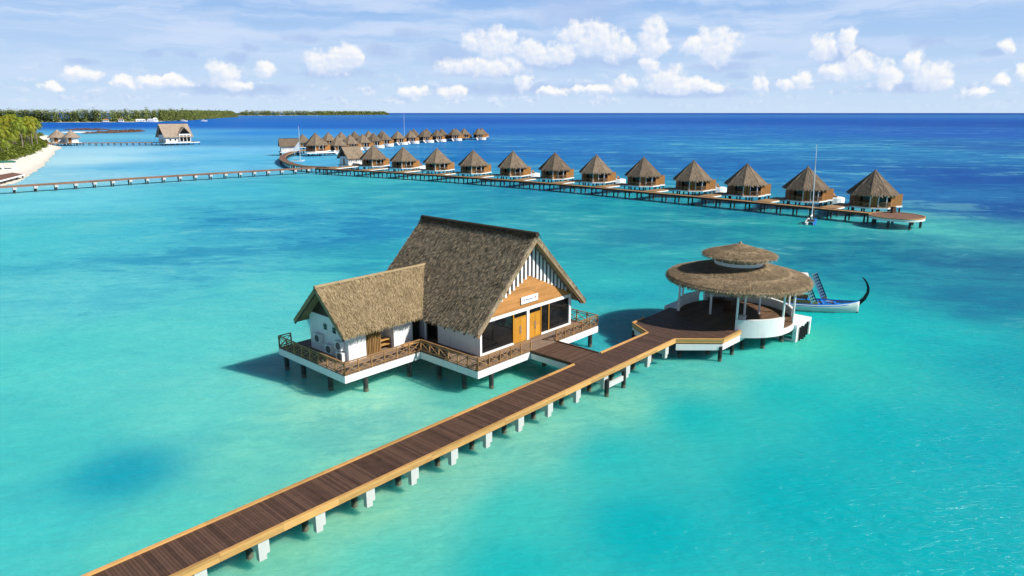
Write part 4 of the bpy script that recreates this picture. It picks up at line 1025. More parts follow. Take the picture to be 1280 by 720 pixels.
    for (x, y) in [(3.5 * cos(R(45 * k)), 3.5 * sin(R(45 * k))) for k in range(8)] + [(0, -1.2), (4.0, -1.9), (5.3, -.4)]:
        if p0 is None: p0 = ob = pb.build('pile', 'pile', root)
        else: ob = p0.copy(); COL.objects.link(ob); ob.parent = root
        ob.location = (x, y, 0)
    return root
VILLA = villa_proto()
VKIDS = {}
def snapshot(o): VKIDS[o.name] = [(c, children(c)) for c in children(o)]
snapshot(VILLA)
def put_villa(first, loc, rz, label, group, scale=1.0, few=False):
    if first: r = VILLA
    else:
        r = VILLA.copy(); COL.objects.link(r)
        for c, sub in VKIDS[VILLA.name]:
            nm = c.name.split('.')[0]
            if few and nm in ('railing', 'door_seam'): continue
            d = c.copy(); COL.objects.link(d); d.parent = r
            for g in sub: e = g.copy(); COL.objects.link(e); e.parent = d
    r.location = loc; r.rotation_euler = (0, 0, rz + R(uni(-3, 3))); r.scale = (scale * uni(.975, 1.02), scale * uni(.975, 1.02), scale * uni(.98, 1.02))
    r['label'] = label; r['category'] = 'villa'; r['group'] = group
    return r
def pool_deck(root, rel=None):
    """white plunge pool terrace with two loungers, on the seaward right of a villa"""
    c = V((6.6, 3.6, 0))
    mb = MB(); pts = [(c.x + 2.3 * cos(R(a)) * (1.2 if a % 180 else 1.15), c.y + 2.6 * sin(R(a))) for a in range(0, 360, 20)]
    mb.prism(pts, .8, 1.88, .5); mb.prism([(x * .98 + .1, y * .97 + .1) for x, y in pts], 1.882, 1.95, .5)
    p = mb.build('pool_terrace', 'white_clean', root)
    mb = MB(); mb.box(2.4, 4.6, 2.4, 4.0, 1.45, 1.9); mb.build('terrace_bridge', 'deck_tan', root)
    mb = MB()
    for dx in (-.7, .7):
        mb.box(c.x + dx - .3, c.x + dx + .3, c.y - .9, c.y + .5, 2.15, 2.24); mb.add([(c.x + dx - .3, c.y + .5, 2.2), (c.x + dx + .3, c.y + .5, 2.2), (c.x + dx + .3, c.y + 1.0, 2.75), (c.x + dx - .3, c.y + 1.0, 2.75)], [(0, 1, 2, 3)])
        for y in (-.8, .4): mb.box(c.x + dx - .27, c.x + dx + .27, c.y + y, c.y + y + .06, 1.95, 2.149)
    mb.build('lounger', 'wood_rail', p)
    for k in range(4):
        q = MB(); q.cyl(c.x + 1.5 * cos(k * 1.57 + .6), c.y + 1.5 * sin(k * 1.57 + .6), -1.6, .56, .16, 8); q.build('pile', 'pile', root)
    return [p]
FRONT_RAW = [(-48.7, 246.1), (-36.8, 238), (-24.1, 228.4), (-11.6, 217.4), (0.8, 207.8), (12.9, 198.6), (23.6, 189), (34.7, 179.2), (44.9, 168.6), (54.5, 158.2), (64.2, 148.2), (73.4, 138)]
FRONT = [(x - .75 * .75, y + .4 * .75) for x, y in FRONT_RAW]
ORD = ['first', 'second', 'third', 'fourth', 'fifth', 'sixth', 'seventh', 'eighth', 'ninth', 'tenth', 'eleventh', 'twelfth', 'thirteenth', 'fourteenth']
POOLS = {1, 4, 6, 8, 10}
def bridge(root, c, rz, edge_i):
    """short ramp deck from the row walkway to the villa's left front"""
    ne = min(range(len(ROW_LINE)), key=lambda i: (V(ROW_LINE[i]) - V(c)).length)
    a, b = V(ROW_LINE[max(0, ne - 2)]), V(ROW_LINE[min(len(ROW_LINE) - 1, ne + 2)]); d = (b - a).normalized(); n = V((-d.y, d.x))
    ln = (V(c) - V(ROW_LINE[ne])).dot(n)
    s0 = V(c) - n * (ln - 1.1) - d * 4.2; s1 = V(c) - n * 1.2 - d * 4.2
    inv = Matrix.Rotation(-rz, 2)
    p, q = inv @ (s0 - V(c)), inv @ (s1 - V(c)); wv = inv @ (d * 1.45)
    mb = MB(); N = 22
    for i in range(N):
        u0, u1 = p.lerp(q, i / N), p.lerp(q, (i + .93) / N)
        mb.hexa([(*(u0 - wv), 1.78), (*(u1 - wv), 1.78), (*(u1 + wv), 1.78), (*(u0 + wv), 1.78)], [(*(u0 - wv), 1.9), (*(u1 - wv), 1.9), (*(u1 + wv), 1.9), (*(u0 + wv), 1.9)])
    br = mb.build('bridge', 'deck_tan', root)
    for s_ in (1.02, -1.02): mb = MB(); mb.bar((*(p + wv * s_), 1.66), (*(q + wv * s_), 1.66), .1, .22); mb.build('fascia', 'white_clean', br)
    for t_ in (.3, .8):
        m_ = p.lerp(q, t_)
        k = MB(); k.cyl(m_.x + wv.x * .8, m_.y + wv.y * .8, -1.6, 1.77, .14, 8); k.build('pile', 'pile', br)
from mathutils import Matrix
jobs = []
n = len(FRONT)
for i, c in enumerate(FRONT):
    rz = R(294.5 - 3.0 * i - 270)
    k = n - 1 - i
    extra = 'with a white pool terrace on its right' if i in POOLS else 'with no pool terrace'
    if i == n - 1: lab = 'brown thatched villa nearest the round end platform, last of the front row'
    elif i == 0: lab = 'brown thatched villa beside the white service house, left end of the front row'
    else: lab = '%s brown thatched villa of the front row, counting from the round end platform' % ORD[k]
    jobs.append((c, rz, lab, i))
jobs = jobs[::-1]
front_roots = [put_villa(j == 0, (c[0], c[1], 0), rz, lab, 'thatched villas of the front row') for j, (c, rz, lab, i) in enumerate(jobs)]
for r, (c, rz, lab, i) in zip(front_roots, jobs):
    bridge(r, c, rz, i)
    if i in POOLS: pool_deck(r)
def far_rows():
    for name, row in (('nearer', ROW_NEARER), ('farther', ROW_FARTHER)):
        nrow = len(row)
        for i, c in enumerate(row):
            k = nrow - 1 - i
            lab = ('seaward end villa of the %s far row, at its right end' % name) if k == 0 else '%s thatched villa of the %s far row, counting from its seaward end' % (ORD[k], name)
            rz = R(uni(8, 22)) if name == 'nearer' else R(uni(8, 24))
            r = put_villa(False, (c[0], c[1], 0), rz, lab, 'thatched villas of the two far rows', 1.0, True)
            if name == 'nearer':
                mb = MB(); pts = [(2.4 * cos(R(a)) * 1.25 + 2.4, -4.9 + 2.2 * sin(R(a))) for a in range(0, 360, 24)]
                mb.prism(pts, .3, 1.86, .5); mb.build('pool_terrace', 'white_clean', r)
                mb = MB(); mb.bar((-1.8, -4.2, 1.75), (-.9, -7.4, .2), 1.0, .16); mb.build('stair', 'white_clean', r)
    r = put_villa(False, (-94.5, 336, 0), R(35), 'largest octagonal thatched building with orange panels beside the curved walkway', 'thatched villas of the two far rows', 1.22)
    mb = MB(); mb.box(-6, 11, -7.0, -3.5, 1.2, 1.5); mb.build('terrace', 'white_clean', r)
    # rear fill villas between rows and the curved walkway
far_rows()

# ------------------------------------------------------------------ gabled white houses on piles
def gable_hut(name, label, cat, loc, rz, L, D, wall_h, roof_h, over, thatch, deck=(1, 1, 1, 1), dormer=False):
    root = empty(name, loc, rz, label, cat); zb = 1.9
    x0, x1, y0, y1 = -L / 2, L / 2, -D / 2, D / 2
    mb = MB(); mb.box(x0 - deck[0], x1 + deck[1], y0 - deck[2], y1 + deck[3], zb - .5, zb - .06); pf = mb.build('platform', 'white_clean', root)
    mb = MB(); mb.box(x0 - deck[0] + .05, x1 + deck[1] - .05, y0 - deck[2] + .05, y1 + deck[3] - .05, zb - .058, zb); mb.build('deck', 'deck_red', pf)
    mb = MB(); t = .2; zt = zb + wall_h
    mb.box(x0, x1, y0, y0 + t, zb, zt); mb.box(x0, x1, y1 - t, y1, zb, zt); mb.box(x0, x0 + t, y0 + t + .002, y1 - t - .002, zb, zt); mb.box(x1 - t, x1, y0 + t + .002, y1 - t - .002, zb, zt)
    mb.build('wall', 'white_clean', root)
    sl = roof_h / (D / 2 + over); ze = zt - over * sl + .25; zr = ze + roof_h
    mb = MB()
    for x in (x0 + .02, x1 - .12): mb.wallpolyx([(y0 + .1, zt + .003), (y1 - .1, zt + .003), (0, zr - .6)], x, x + .1)
    mb.build('gable', 'wood_dark', root)
    mb = MB(); e = over
    slab(mb, (x0 - e, y0 - e, ze), (x1 + e, y0 - e, ze), (x1 + e, 0, zr), (x0 - e, 0, zr), .3)
    slab(mb, (x1 + e, y1 + e, ze), (x0 - e, y1 + e, ze), (x0 - e, 0, zr), (x1 + e, 0, zr), .3)
    straw(mb, (x0 - e, y0 - e, ze), (x1 + e, y0 - e, ze), (x1 + e, 0, zr), (x0 - e, 0, zr), 7, (.5, 1.), (.1, .2), (.03, .12), hang=False)
    rf = mb.build('roof', thatch, root)
    mb = MB(); mb.bar((x0 - e, 0, zr + .02), (x1 + e, 0, zr + .02), .35, .2); mb.build('ridge_cap', 'thatch_ridge', rf)
    wn = MB(); wn.box(-.45, .45, -.05, .05, 0, 1.1); 
    if dormer:
        dx0, dx1, dy = .02 * L, .48 * L, y0 - 1.1; dc = (dx0 + dx1) / 2; dz = zb + wall_h * 1.12; dh = (dx1 - dx0) * .6
        mb = MB(); mb.box(dx0, dx1, dy, dy + .2, zb, zb + .3); mb.box(dx0, dx1, dy, dy + .2, dz - .9, dz)
        for k in range(4): x = dx0 + (dx1 - dx0 - .35) * k / 3; mb.box(x, x + .35, dy + .001, dy + .199, zb + .302, dz - .902)
        mb.box(dx0, dx0 + .2, dy + .202, y0 - .01, zb, dz); mb.box(dx1 - .2, dx1, dy + .202, y0 - .01, zb, dz)
        dm = mb.build('dormer', 'white_clean', root)
        mb = MB(); mb.box(dx0 + .3, dx1 - .3, dy + .3, dy + .35, zb + .3, dz - .9); mb.wallpoly([(dx0 + .1, dz), (dx1 - .1, dz), (dc, dz + dh - .35)], dy - .12, dy - .06); mb.build('glazing', 'glass', dm)
        back = -(zr - (dz + dh)) / sl; bk2 = -(zr - dz) / sl
        mb = MB()
        slab(mb, (dx0 - .5, dy - .05, dz - .3), (dc, dy - .05, dz + dh), (dc, back + .4, dz + dh), (dx0 - .5, bk2 + .3, dz - .3), .2)
        slab(mb, (dc, dy - .05, dz + dh), (dx1 + .5, dy - .05, dz - .3), (dx1 + .5, bk2 + .3, dz - .3), (dc, back + .4, dz + dh), .2)
        mb.build('dormer_roof', thatch, dm)
        wins = (-.32 * L, -.12 * L)
    else: wins = ()
    for x in wins:
        b_ = MB(); b_.box(x - .5, x + .5, y0 - .03, y0 - .005, zb + .9, zb + 2.2); b_.build('window', 'glass', root)
    b_ = MB(); b_.box(x0 - .03, x0 - .005, -.5, .5, zb, zb + 2.2); b_.build('door', 'wood_villa', root)
    pb = MB(); pb.cyl(0, 0, -1.6, zb - .49, .2, 8); p0 = None
    nx = max(3, int((L + deck[0] + deck[1]) / 3))
    for i in range(nx):
        for y in (y0 - deck[2] + .4, 0, y1 + deck[3] - .4):
            if p0 is None: p0 = ob = pb.build('pile', 'pile', root)
            else: ob = p0.copy(); COL.objects.link(ob); ob.parent = root
            ob.location = (x0 - deck[0] + .5 + (L + deck[0] + deck[1] - 1) * i / (nx - 1), y, 0)
    return root
gable_hut('service_house', 'small white house with thatched gable roof beside the junction of the walkways', 'house', (-58.4, 251.5, 0), R(46), 6.0, 5.6, 2.9, 4.2, .8, 'thatch_villa', (.5, .5, 1, .5))
gable_hut('lagoon_house', 'pale house with low thatched gable roof behind the bend of the curved walkway', 'house', (-108.5, 338, 0), R(24), 7.6, 6, 2.9, 3.6, .7, 'thatch_villa', (.6, .6, .6, .6))
gable_hut('far_jetty_house', 'large white thatched house with dark glazed dormer at the end of the far jetty', 'house', (-216.5, 448, 0), R(48), 15.5, 11, 4.6, 8.2, 1.4, 'thatch_pale', (2, 4.5, 3, 1), True)
walkway('beach_walkway', 'far narrow walkway on piles linking the beach huts to the white two storey house', [(-292, 430), (-277.8, 432), (-250, 437), (-226, 442)], 2.2, 1.9, 'deck_red', 'deck_tan', 3.6, False)

# ------------------------------------------------------------------ sail boats
def catamaran(loc, rz, mast_h, tilt, label, sail=False, hulls=('white_clean', 'blue_paint')):
    HW = .62; root = empty('sail_boat', loc, rz, label, 'sail boat', 'small sail boats with bare or furled masts')
    for s_, m_ in zip((1, -1), hulls):
        mb = MB(); vs_ = []
        for x, b_, z0, z1 in ((-2.6, .22, -.05, .42), (-1.5, .30, -.2, .45), (.5, .30, -.2, .5), (1.9, .18, -.1, .58), (2.7, .03, .25, .66)):
            vs_ += [(x, s_ * HW - b_, z1), (x, s_ * HW + b_, z1), (x, s_ * HW + b_ * .6, z0), (x, s_ * HW - b_ * .6, z0)]
        fs = [(0, 1, 2, 3)[::-1], (16, 17, 18, 19)]
        for i in range(4):
            for k in range(4): fs.append((i * 4 + k, i * 4 + (k + 1) % 4, i * 4 + 4 + (k + 1) % 4, i * 4 + 4 + k))
        mb.add(vs_, fs, .5); mb.build('hull', m_, root)
    mb = MB(); mb.box(-1.5, .9, -.6, .6, .52, .58); mb.build('trampoline', 'rubber', root)
    mb = MB()
    for x in (-1.5, .95): mb.bar((x, -.7, .55), (x, .7, .55), .12, .1)
    mb.build('crossbeam', 'metal_grey', root)
    top = V((.95 + tilt[0], tilt[1], mast_h))
    mb = MB(); mb.tube([(.95, 0, .55), tuple(V((.95, 0, .55)).lerp(top, .6)), tuple(top)], [.085, .075, .045], 8); mb.build('mast', 'white_clean', root)
    mb = MB()
    for p in ((-1.4, .6, .5), (-1.4, -.6, .5), (2.6, 0, .55)): mb.tube([p, tuple(V((.95, 0, .55)).lerp(top, .85))], [.015, .015], 4)
    mb.build('stay', 'metal_grey', root)
    mb = MB(); mb.tube([(.85, 0, 1.3), (-2.3, 0, 1.45)], [.07, .06], 8); bo = mb.build('boom', 'white_clean', root)
    if sail:
        mb = MB()
        q = [(.85, .02, 4.5), (-2.4, .12, 4.3), (-1.0, .2, 6.0), (.85, .03, 8.2)]
        mb.add(q + [(x, y - .05, z) for x, y, z in q], [(0, 1, 2, 3), (7, 6, 5, 4), (0, 4, 5, 1), (1, 5, 6, 2), (2, 6, 7, 3), (3, 7, 4, 0)], .5); mb.build('sail', 'sail', root)
    else:
        mb = MB(); mb.tube([(.7, 0, 1.42), (-.8, .02, 1.5), (-2.2, 0, 1.56)], [.14, .16, .08], 8); mb.build('furled_sail', 'sail', bo)
    mb = MB()
    for s_ in (1, -1): mb.box(-2.85, -2.6, s_ * HW - .02, s_ * HW + .02, -.3, .5)
    mb.build('rudder', 'white_clean', root)
catamaran((55.9, 126.6, 0), R(62), 14.4, (-.28, .53), 'white and blue sail boat with tall bare mast before the front row walkway')
catamaran((-90.8, 294, 0), R(5), 14.6, (.3, .1), 'sail boat with raised white sail beside the curved walkway', True, ('white_clean', 'white_clean'))
catamaran((-86, 556, 0), R(70), 22, (-.6, -.5), 'distant sail boat behind the far villas, only its thin mast showing', False, ('white_clean', 'white_clean'))

# ------------------------------------------------------------------ beach and the near island
SHORE = [(-400, 610), (-372, 560), (-345, 520), (-314, 474), (-290, 442), (-284, 434), (-276, 424), (-262, 404), (-246, 374), (-228, 345), (-206, 308), (-186, 274), (-168, 243), (-157, 222), (-150, 207), (-148, 196), (-160, 178), (-200, 160), (-300, 140), (-420, 160)]
VEG = [(-412, 614), (-384, 564), (-356, 524), (-325, 478), (-300, 446), (-292, 436), (-285, 424), (-272, 404), (-256, 377), (-240, 349), (-223, 318), (-209, 290), (-199, 268), (-193, 250), (-196, 230), (-220, 205), (-300, 180), (-420, 190)]
def lerp_line(line, n):
    P_ = [V(p) for p in line]; L = [0]
    for a, b in zip(P_[:-1], P_[1:]): L.append(L[-1] + (b - a).length)
    out = []
    for i in range(n):
        t = L[-1] * i / (n - 1); k = 0
        while k < len(L) - 2 and L[k + 1] < t: k += 1
        out.append(P_[k].lerp(P_[k + 1], (t - L[k]) / (L[k + 1] - L[k] + 1e-9)))
    return out
def build_beach():
    N = 160; s_ = lerp_line(smooth_line(SHORE, 4), N); v_ = lerp_line(smooth_line(VEG, 4), N)
    prof = [(-.9, -.9), (-.45, -.35), (-.12, -.06), (0, .03), (.12, .16), (.35, .45), (.65, .8), (1.0, 1.15), (2.2, 1.7)]
    vs_ = []; fs = []; m = len(prof)
    for i in range(N):
        j = uni(-1.6, 1.6); jj = sin(i * .9) * 1.0 + sin(i * .37) * 1.6
        d_ = v_[i] - s_[i]; L = max(d_.length, 12); d_ = d_.normalized() * L
        for k, (t, z) in enumerate(prof):
            p = s_[i] + d_ * t + d_.normalized() * (jj * (1 - abs(t)) if t < 1 else 0) + V((uni(-.3, .3), uni(-.3, .3))); vs_.append((p.x, p.y, z + uni(-.04, .04)))
        vs_.append((v_[i].x - 500, v_[i].y + 160, 1.9))
    m += 1
    for i in range(N - 1):
        for k in range(m - 1): fs.append((i * m + k, i * m + k + 1, (i + 1) * m + k + 1, (i + 1) * m + k))
    me = bpy.data.meshes.new('beach'); me.from_pydata(vs_, [], fs); me.polygons.foreach_set('use_smooth', [True] * len(fs))
    m_ = MATS['sand'].copy(); m_.name = 'beach_sand'; t = NT.__new__(NT); t.t = m_.node_tree
    p = next(n_ for n_ in m_.node_tree.nodes if n_.type == 'BSDF_PRINCIPLED'); src = p.inputs['Base Color'].links[0].from_socket
    co = t.n('ShaderNodeTexCoord').outputs['Object']; z = t.sep(co)[2]
    wet = t.mr(t.m('ADD', z, t.m('MULTIPLY', t.noise(co, .12, 4), .35)), .18, .62, 1, 0, True)
    c = t.mix(t.m('MULTIPLY', wet, .55), src, c4(.55, .51, .42))
    wrack = t.m('MULTIPLY', t.mr(t.noise(t.mapping(co, (1, .35, 1)), .16, 6, .7), .60, .68, 0, 1), t.mr(z, .03, .5, 1, 0))
    c = t.mix(t.m('MULTIPLY', wrack, .6), c, c4(.12, .10, .09))
    grass = t.m('MULTIPLY', t.mr(z, 1.2, 1.5, 0, 1), t.mr(t.noise(co, .2, 4), .42, .55, 0, 1))
    c = t.mix(grass, c, c4(.09, .10, .03))
    t.t.links.new(c, p.inputs['Base Color'])
    me.materials.append(m_); me.update()
    o = bpy.data.objects.new('beach', me); COL.objects.link(o); tag(o, 'white sand beach curving below the palms on the left', 'beach', kind='structure')
    return v_
VLINE = build_beach()

def crown_mesh(seed, nf, L, name):
    rs = random.Random(seed); mb = MB()
    for k in range(nf):
        a = 2 * pi * k / nf * 2.4 + rs.uniform(-.3, .3); up = rs.uniform(-.55, 1.0); Lk = L * rs.uniform(.8, 1.1)
        d_ = V((cos(a), sin(a), 0)); sd_ = V((-sin(a), cos(a), 0)); p = V((0, 0, 0)); el_ = up; n = 8; shade = rs.random()
        for i in range(n):
            q = p + (d_ * cos(el_) + V((0, 0, sin(el_)))) * Lk / n
            t = (i + .5) / n; wl = L * .36 * (sin(pi * min(1, t * .9 + .12)) ** .7) * 1.0; droop = .35 + .5 * t
            mb.add([p - sd_ * .04, p + sd_ * .04, q + sd_ * .03, q - sd_ * .03], [(0, 1, 2, 3)], .9)
            for s2 in (1, -1):
                for h in (0, .5):
                    b0 = p.lerp(q, h); b1 = p.lerp(q, h + .42); tip = b1 + sd_ * s2 * wl * rs.uniform(.8, 1.1) + (q - p).normalized() * wl * .45 - V((0, 0, wl * droop))
                    mb.add([b0, b1, tip], [(0, 1, 2)], min(1, max(0, shade + rs.uniform(-.25, .25))))
            p = q; el_ -= .27 + .10 * i / n
    return mb
def trunk_mesh(lean, H, r0=.22):
    mb = MB(); pts = []; n = 9
    for i in range(n): t = i / (n - 1); pts.append((lean * H * (t ** 1.7), .04 * H * sin(t * 2.2), H * t))
    rad = [r0 * (1.45 if i == 0 else 1) * (1 - .45 * i / (n - 1)) for i in range(n)]
    mb.tube(pts, rad, 8, .5); return mb, pts[-1]
PALM_P = []
def palm_protos():
    for k, (lean, H, nf, L) in enumerate(((.10, 11.5, 20, 4.0), (.22, 13.0, 22, 4.3), (-.12, 10.0, 18, 3.8), (.05, 9.0, 20, 3.9), (.75, 8.5, 19, 4.0))):
        r = empty('palm_tree', (0, 0, 0), 0, 'palm', 'palm tree', 'coconut palms of the grove behind the beach')
        tm, top = trunk_mesh(lean, H); tm.build('trunk', 'trunk', r, smooth=True)
        c = crown_mesh(20 + k, nf, L, 'crown').build('crown', 'frond', r); c.location = top
        PALM_P.append(r)
palm_protos()
PK = {r.name: children(r) for r in PALM_P}
def put_palm(k, loc, rz, s, label, first):
    src = PALM_P[k]
    if first: r = src
    else:
        r = src.copy(); COL.objects.link(r)
        for c in PK[src.name]: d_ = c.copy(); COL.objects.link(d_); d_.parent = r
    r.location = loc; r.rotation_euler = (0, 0, rz); r.scale = (s,) * 3; r['label'] = label; r['category'] = 'palm tree'
    return r
def inside_frame(x, y, m=14): return abs(x) < .752 * y + m
def plant_palms():
    rs = random.Random(11); used = set(); spots = []
    veg = [(p.x, p.y) for p in VLINE if 236 < p.y < 600]
    tries = 0
    while len(spots) < 262 and tries < 30000:
        tries += 1
        vx, vy = rs.choice(veg); d_ = rs.uniform(0, 1) ** 1.15 * 75; x, y = vx - 2 - d_ * .93 + rs.uniform(-2, 2), vy + d_ * .25 + rs.uniform(-2, 2)
        if not inside_frame(x, y): continue
        if any((x - a) ** 2 + (y - b) ** 2 < (3.1 if d_ > 8 else 3.4) ** 2 for a, b in spots): continue
        spots.append((x, y))
    spots.sort(key=lambda p: p[1])
    for x, y in spots:
        k = rs.choice((0, 0, 1, 2, 3)); first = k not in used; used.add(k)
        r = put_palm(k, (x, y, 1.1), rs.uniform(0, 6.28), rs.choice((rs.uniform(.5, .8), rs.uniform(.7, 1.0), rs.uniform(.9, 1.2), rs.uniform(1.1, 1.35))), 'coconut palm with green and yellow fronds in the dense grove behind the beach', first)
        r['group'] = 'coconut palms of the grove behind the beach'
    for j, (x, y, rz, s, lab) in enumerate(((-207, 262, .9, 1.15, 'leaning palm with a long pale bare trunk, nearest the left edge'), (-203, 269, 1.0, 1.0, 'shorter leaning pale palm trunk just behind the nearest leaning one'), (-233, 312, .8, 1.2, 'leaning palm whose pale trunk shows in the middle of the grove'))):
        r = put_palm(4, (x, y, 1.0), rz, s, lab, j == 0); r['group'] = 'leaning palms at the beach'
plant_palms()
def shrubs():
    """undergrowth between the palms and down to the sand: one mass of leaf faces"""
    rs = random.Random(5); mb = MB()
    veg = [(p.x, p.y) for p in VLINE if 228 < p.y < 600]
    for _ in range(1500):
        vx, vy = rs.choice(veg); d_ = rs.random() ** 1.6 * 62; cx, cy = vx - d_ * .93 + rs.uniform(-1.5, 1.5), vy + d_ * .25 + rs.uniform(-1.5, 1.5)
        if not inside_frame(cx, cy, 70): continue
        big = min(1, .35 + d_ / 16); rr = rs.uniform(1.5, 2.7) * (.6 + .6 * big); hh = rs.uniform(1.5, 3.2) * (.5 + 1.1 * big); sh = rs.random()
        for _ in range(70):
            a, e = rs.uniform(0, 6.283), rs.uniform(-.1, 1.5); q = rs.uniform(.65, 1.05)
            p = V((cx + rr * cos(a) * cos(e) * q, cy + rr * sin(a) * cos(e) * q, .9 + hh * sin(e) * q))
            u_ = V((rs.uniform(-1, 1), rs.uniform(-1, 1), rs.uniform(-.6, .6))).normalized() * rs.uniform(.25, .6); v_ = V((rs.uniform(-1, 1), rs.uniform(-1, 1), rs.uniform(-.3, .9))).normalized() * rs.uniform(.2, .5)
            mb.add([p - u_, p - v_ * .6, p + u_, p + v_], [(0, 1, 2, 3)], min(1, max(0, sh * .6 + rs.random() * .4)))
    o = mb.build('undergrowth', 'shrub'); tag(o, 'dense green undergrowth between the palms and the sand', 'undergrowth', kind='stuff')
shrubs()

# ------------------------------------------------------------------ beach huts, pier, shelter
def round_hut(loc, r_, wall_h, roof_h, label, open_front):
    root = empty('beach_hut', loc, 0, label, 'hut', 'round thatched huts at the far end of the beach')
    zb = 1.9
    mb = MB(); mb.cyl(0, 0, zb - .4, zb, r_ + .9, 24, .5); mb.build('platform', 'white_clean', root)
    mb = MB(); mb.ring(r_ - .85, r_ - .65, zb, zb + wall_h, n=24, a0=R(-60), a1=R(270) - R(0)); mb.build('wall', 'white_clean', root)
    mb = MB(); mb.ring(r_ - .84, r_ - .70, zb, zb + 2.1, n=4, a0=R(272), a1=R(298)); mb.build('door', 'wood_villa', root)
    mb = MB(); mb.lathe([(r_ + .8, zb + wall_h - .35), (r_ + .75, zb + wall_h), (r_ * .5, zb + wall_h + roof_h * .52), (.15, zb + wall_h + roof_h), (0, zb + wall_h + roof_h + .1)], n=32, r=.5)
    mb.lathe([(0, zb + wall_h + roof_h - .4), (r_ + .8, zb + wall_h - .35)], n=32, r=.2)
    for _ in range(1500):
        k = sqrt(rnd()); t = uni(0, 6.283); rr = (r_ + .7) * k; z = zb + wall_h + roof_h * (1 - k) + .05; o_ = V((cos(t), sin(t), 0)); al = V((-sin(t), cos(t), 0)) * .12; c = o_ * rr + V((0, 0, z)); tip = c + o_ * .5 - V((0, 0, .35))
        mb.add([c - al, c + al, tip + al, tip - al], [(0, 1, 2, 3)])
    mb.build('roof', 'thatch_pale', root)
    for k in range(8):
        q = MB(); q.cyl((r_ + .3) * cos(k * .785), (r_ + .3) * sin(k * .785), -1.2, zb - .39, .2, 8); q.build('pile', 'pile', root)
round_hut((-288, 443, 0), 5.0, 3.2, 4.6, 'left beach hut with broad pale thatched cone roof, partly behind the palms', True)
round_hut((-277.5, 440, 0), 4.1, 3.3, 4.2, 'right beach hut with pointed thatched roof and white wall, where the far walkway starts', True)
def pier():
    root = empty('beach_pier', (-152, 214, 0), 0, 'short pier with dark red boards and white sides off the beach, left edge', 'pier')
    f = [V((-136.5, 171)), V((-145.4, 195.2)), V((-152.9, 216))]; b = [V((-153, 187)), V((-157.4, 208)), V((-160.5, 222))]; o = V((-152, 214))
    poly = [tuple(p - o) for p in (f[0], f[1], f[2], b[2], b[1], b[0])]
    mb = MB(); mb.prism(poly[::1], .95, 1.36, .5); mb.build('platform', 'white_clean', root)
    mb = MB(); c = V((sum(p[0] for p in poly) / 6, sum(p[1] for p in poly) / 6)); ins = [tuple(V(p).lerp(c, .035)) for p in poly]; planks(mb, ins, 'y', .3, 1.362, 1.44); mb.build('deck', 'deck_red', root)
    pb = MB(); pb.cyl(0, 0, -.9, .96, .22, 8); p0 = None
    for i in range(9):
        t = i / 8; q = (f[0].lerp(f[1], t * 2) if t < .5 else f[1].lerp(f[2], t * 2 - 1)) - o
        for dx in (-.6, -5):
            if p0 is None: p0 = ob = pb.build('pile', 'pile', root)
            else: ob = p0.copy(); COL.objects.link(ob); ob.parent = root
            ob.location = (q.x + dx, q.y, 0)
pier()
def shelter():
    root = empty('beach_shelter', (-181, 243, .7), R(35), 'beach shelter with flat green canopy on white columns at the left edge', 'shelter')
    mb = MB(); mb.box(-5.5, 5.5, -2.6, 2.6, 2.35, 2.5); mb.add([(-5.6, -2.7, 2.5), (5.6, -2.7, 2.5), (5.6, 2.7, 2.5), (-5.6, 2.7, 2.5), (-4.5, 0, 3.0), (4.5, 0, 3.0)], [(0, 1, 5, 4), (2, 3, 4, 5), (1, 2, 5), (3, 0, 4)], .5); mb.build('canopy', 'green_cloth', root)
    pb = MB(); pb.box(-.32, .32, -.32, .32, -.5, 2.35); p0 = None
    for x in (-4.9, -1.6, 1.6, 4.9):
        for y in (-2.1, 2.1):
            if p0 is None: p0 = ob = pb.build('column', 'white_clean', root)
            else: ob = p0.copy(); COL.objects.link(ob); ob.parent = root
            ob.location = (x, y, 0)
    mb = MB(); mb.box(-5, 5, -2.3, 2.3, -.2, .05); mb.build('floor', 'white_clean', root)
shelter()

# ------------------------------------------------------------------ sandbar and stone breakwater
def mound(name, pts, hw, h, m_, seed, jag):
    rs = random.Random(seed); ln = lerp_line(pts, 60); vs_ = []; fs = []; m = 9
    for i, p in enumerate(ln):
        a, b = ln[max(0, i - 1)], ln[min(len(ln) - 1, i + 1)]; d_ = (b - a).normalized(); n_ = V((-d_.y, d_.x)); e = sin(pi * min(1, max(0, i / 59))) ** .45
        for k in range(m):
            t = -1 + 2 * k / (m - 1); q = p + n_ * t * hw * (e + .05) * (1 + rs.uniform(-jag, jag) * .5); vs_.append((q.x, q.y, -.15 + (h + rs.uniform(-jag, jag) * h) * (1 - t * t) * (e + .1)))
    for i in range(59):
        for k in range(m - 1): fs.append((i * m + k, i * m + k + 1, (i + 1) * m + k + 1, (i + 1) * m + k))
    mb = MB()
    for f in fs: pass
    mb.v = vs_; mb.f = fs; mb.r = [rs.random() for _ in fs]
    return mb.build(name, m_)
tag(mound('sandbar', [(-480, 742), (-455, 734), (-424, 728)], 9, .9, 'sand', 2, .15), 'pale sandbar beside the brown breakwater', 'sandbar', kind='structure')
tag(mound('breakwater', [(-425, 690), (-412, 712), (-408, 742), (-412, 784)], 8, 2.2, 'rock_brown', 3, .5), 'low brown stone breakwater in the shallows before the far island', 'breakwater', 'breakwaters off the far beach')
tag(mound('breakwater', [(-535, 834), (-505, 838), (-478, 836)], 5, 1.6, 'rock_brown', 4, .5), 'thin brown breakwater line behind the sandbar', 'breakwater', 'breakwaters off the far beach')

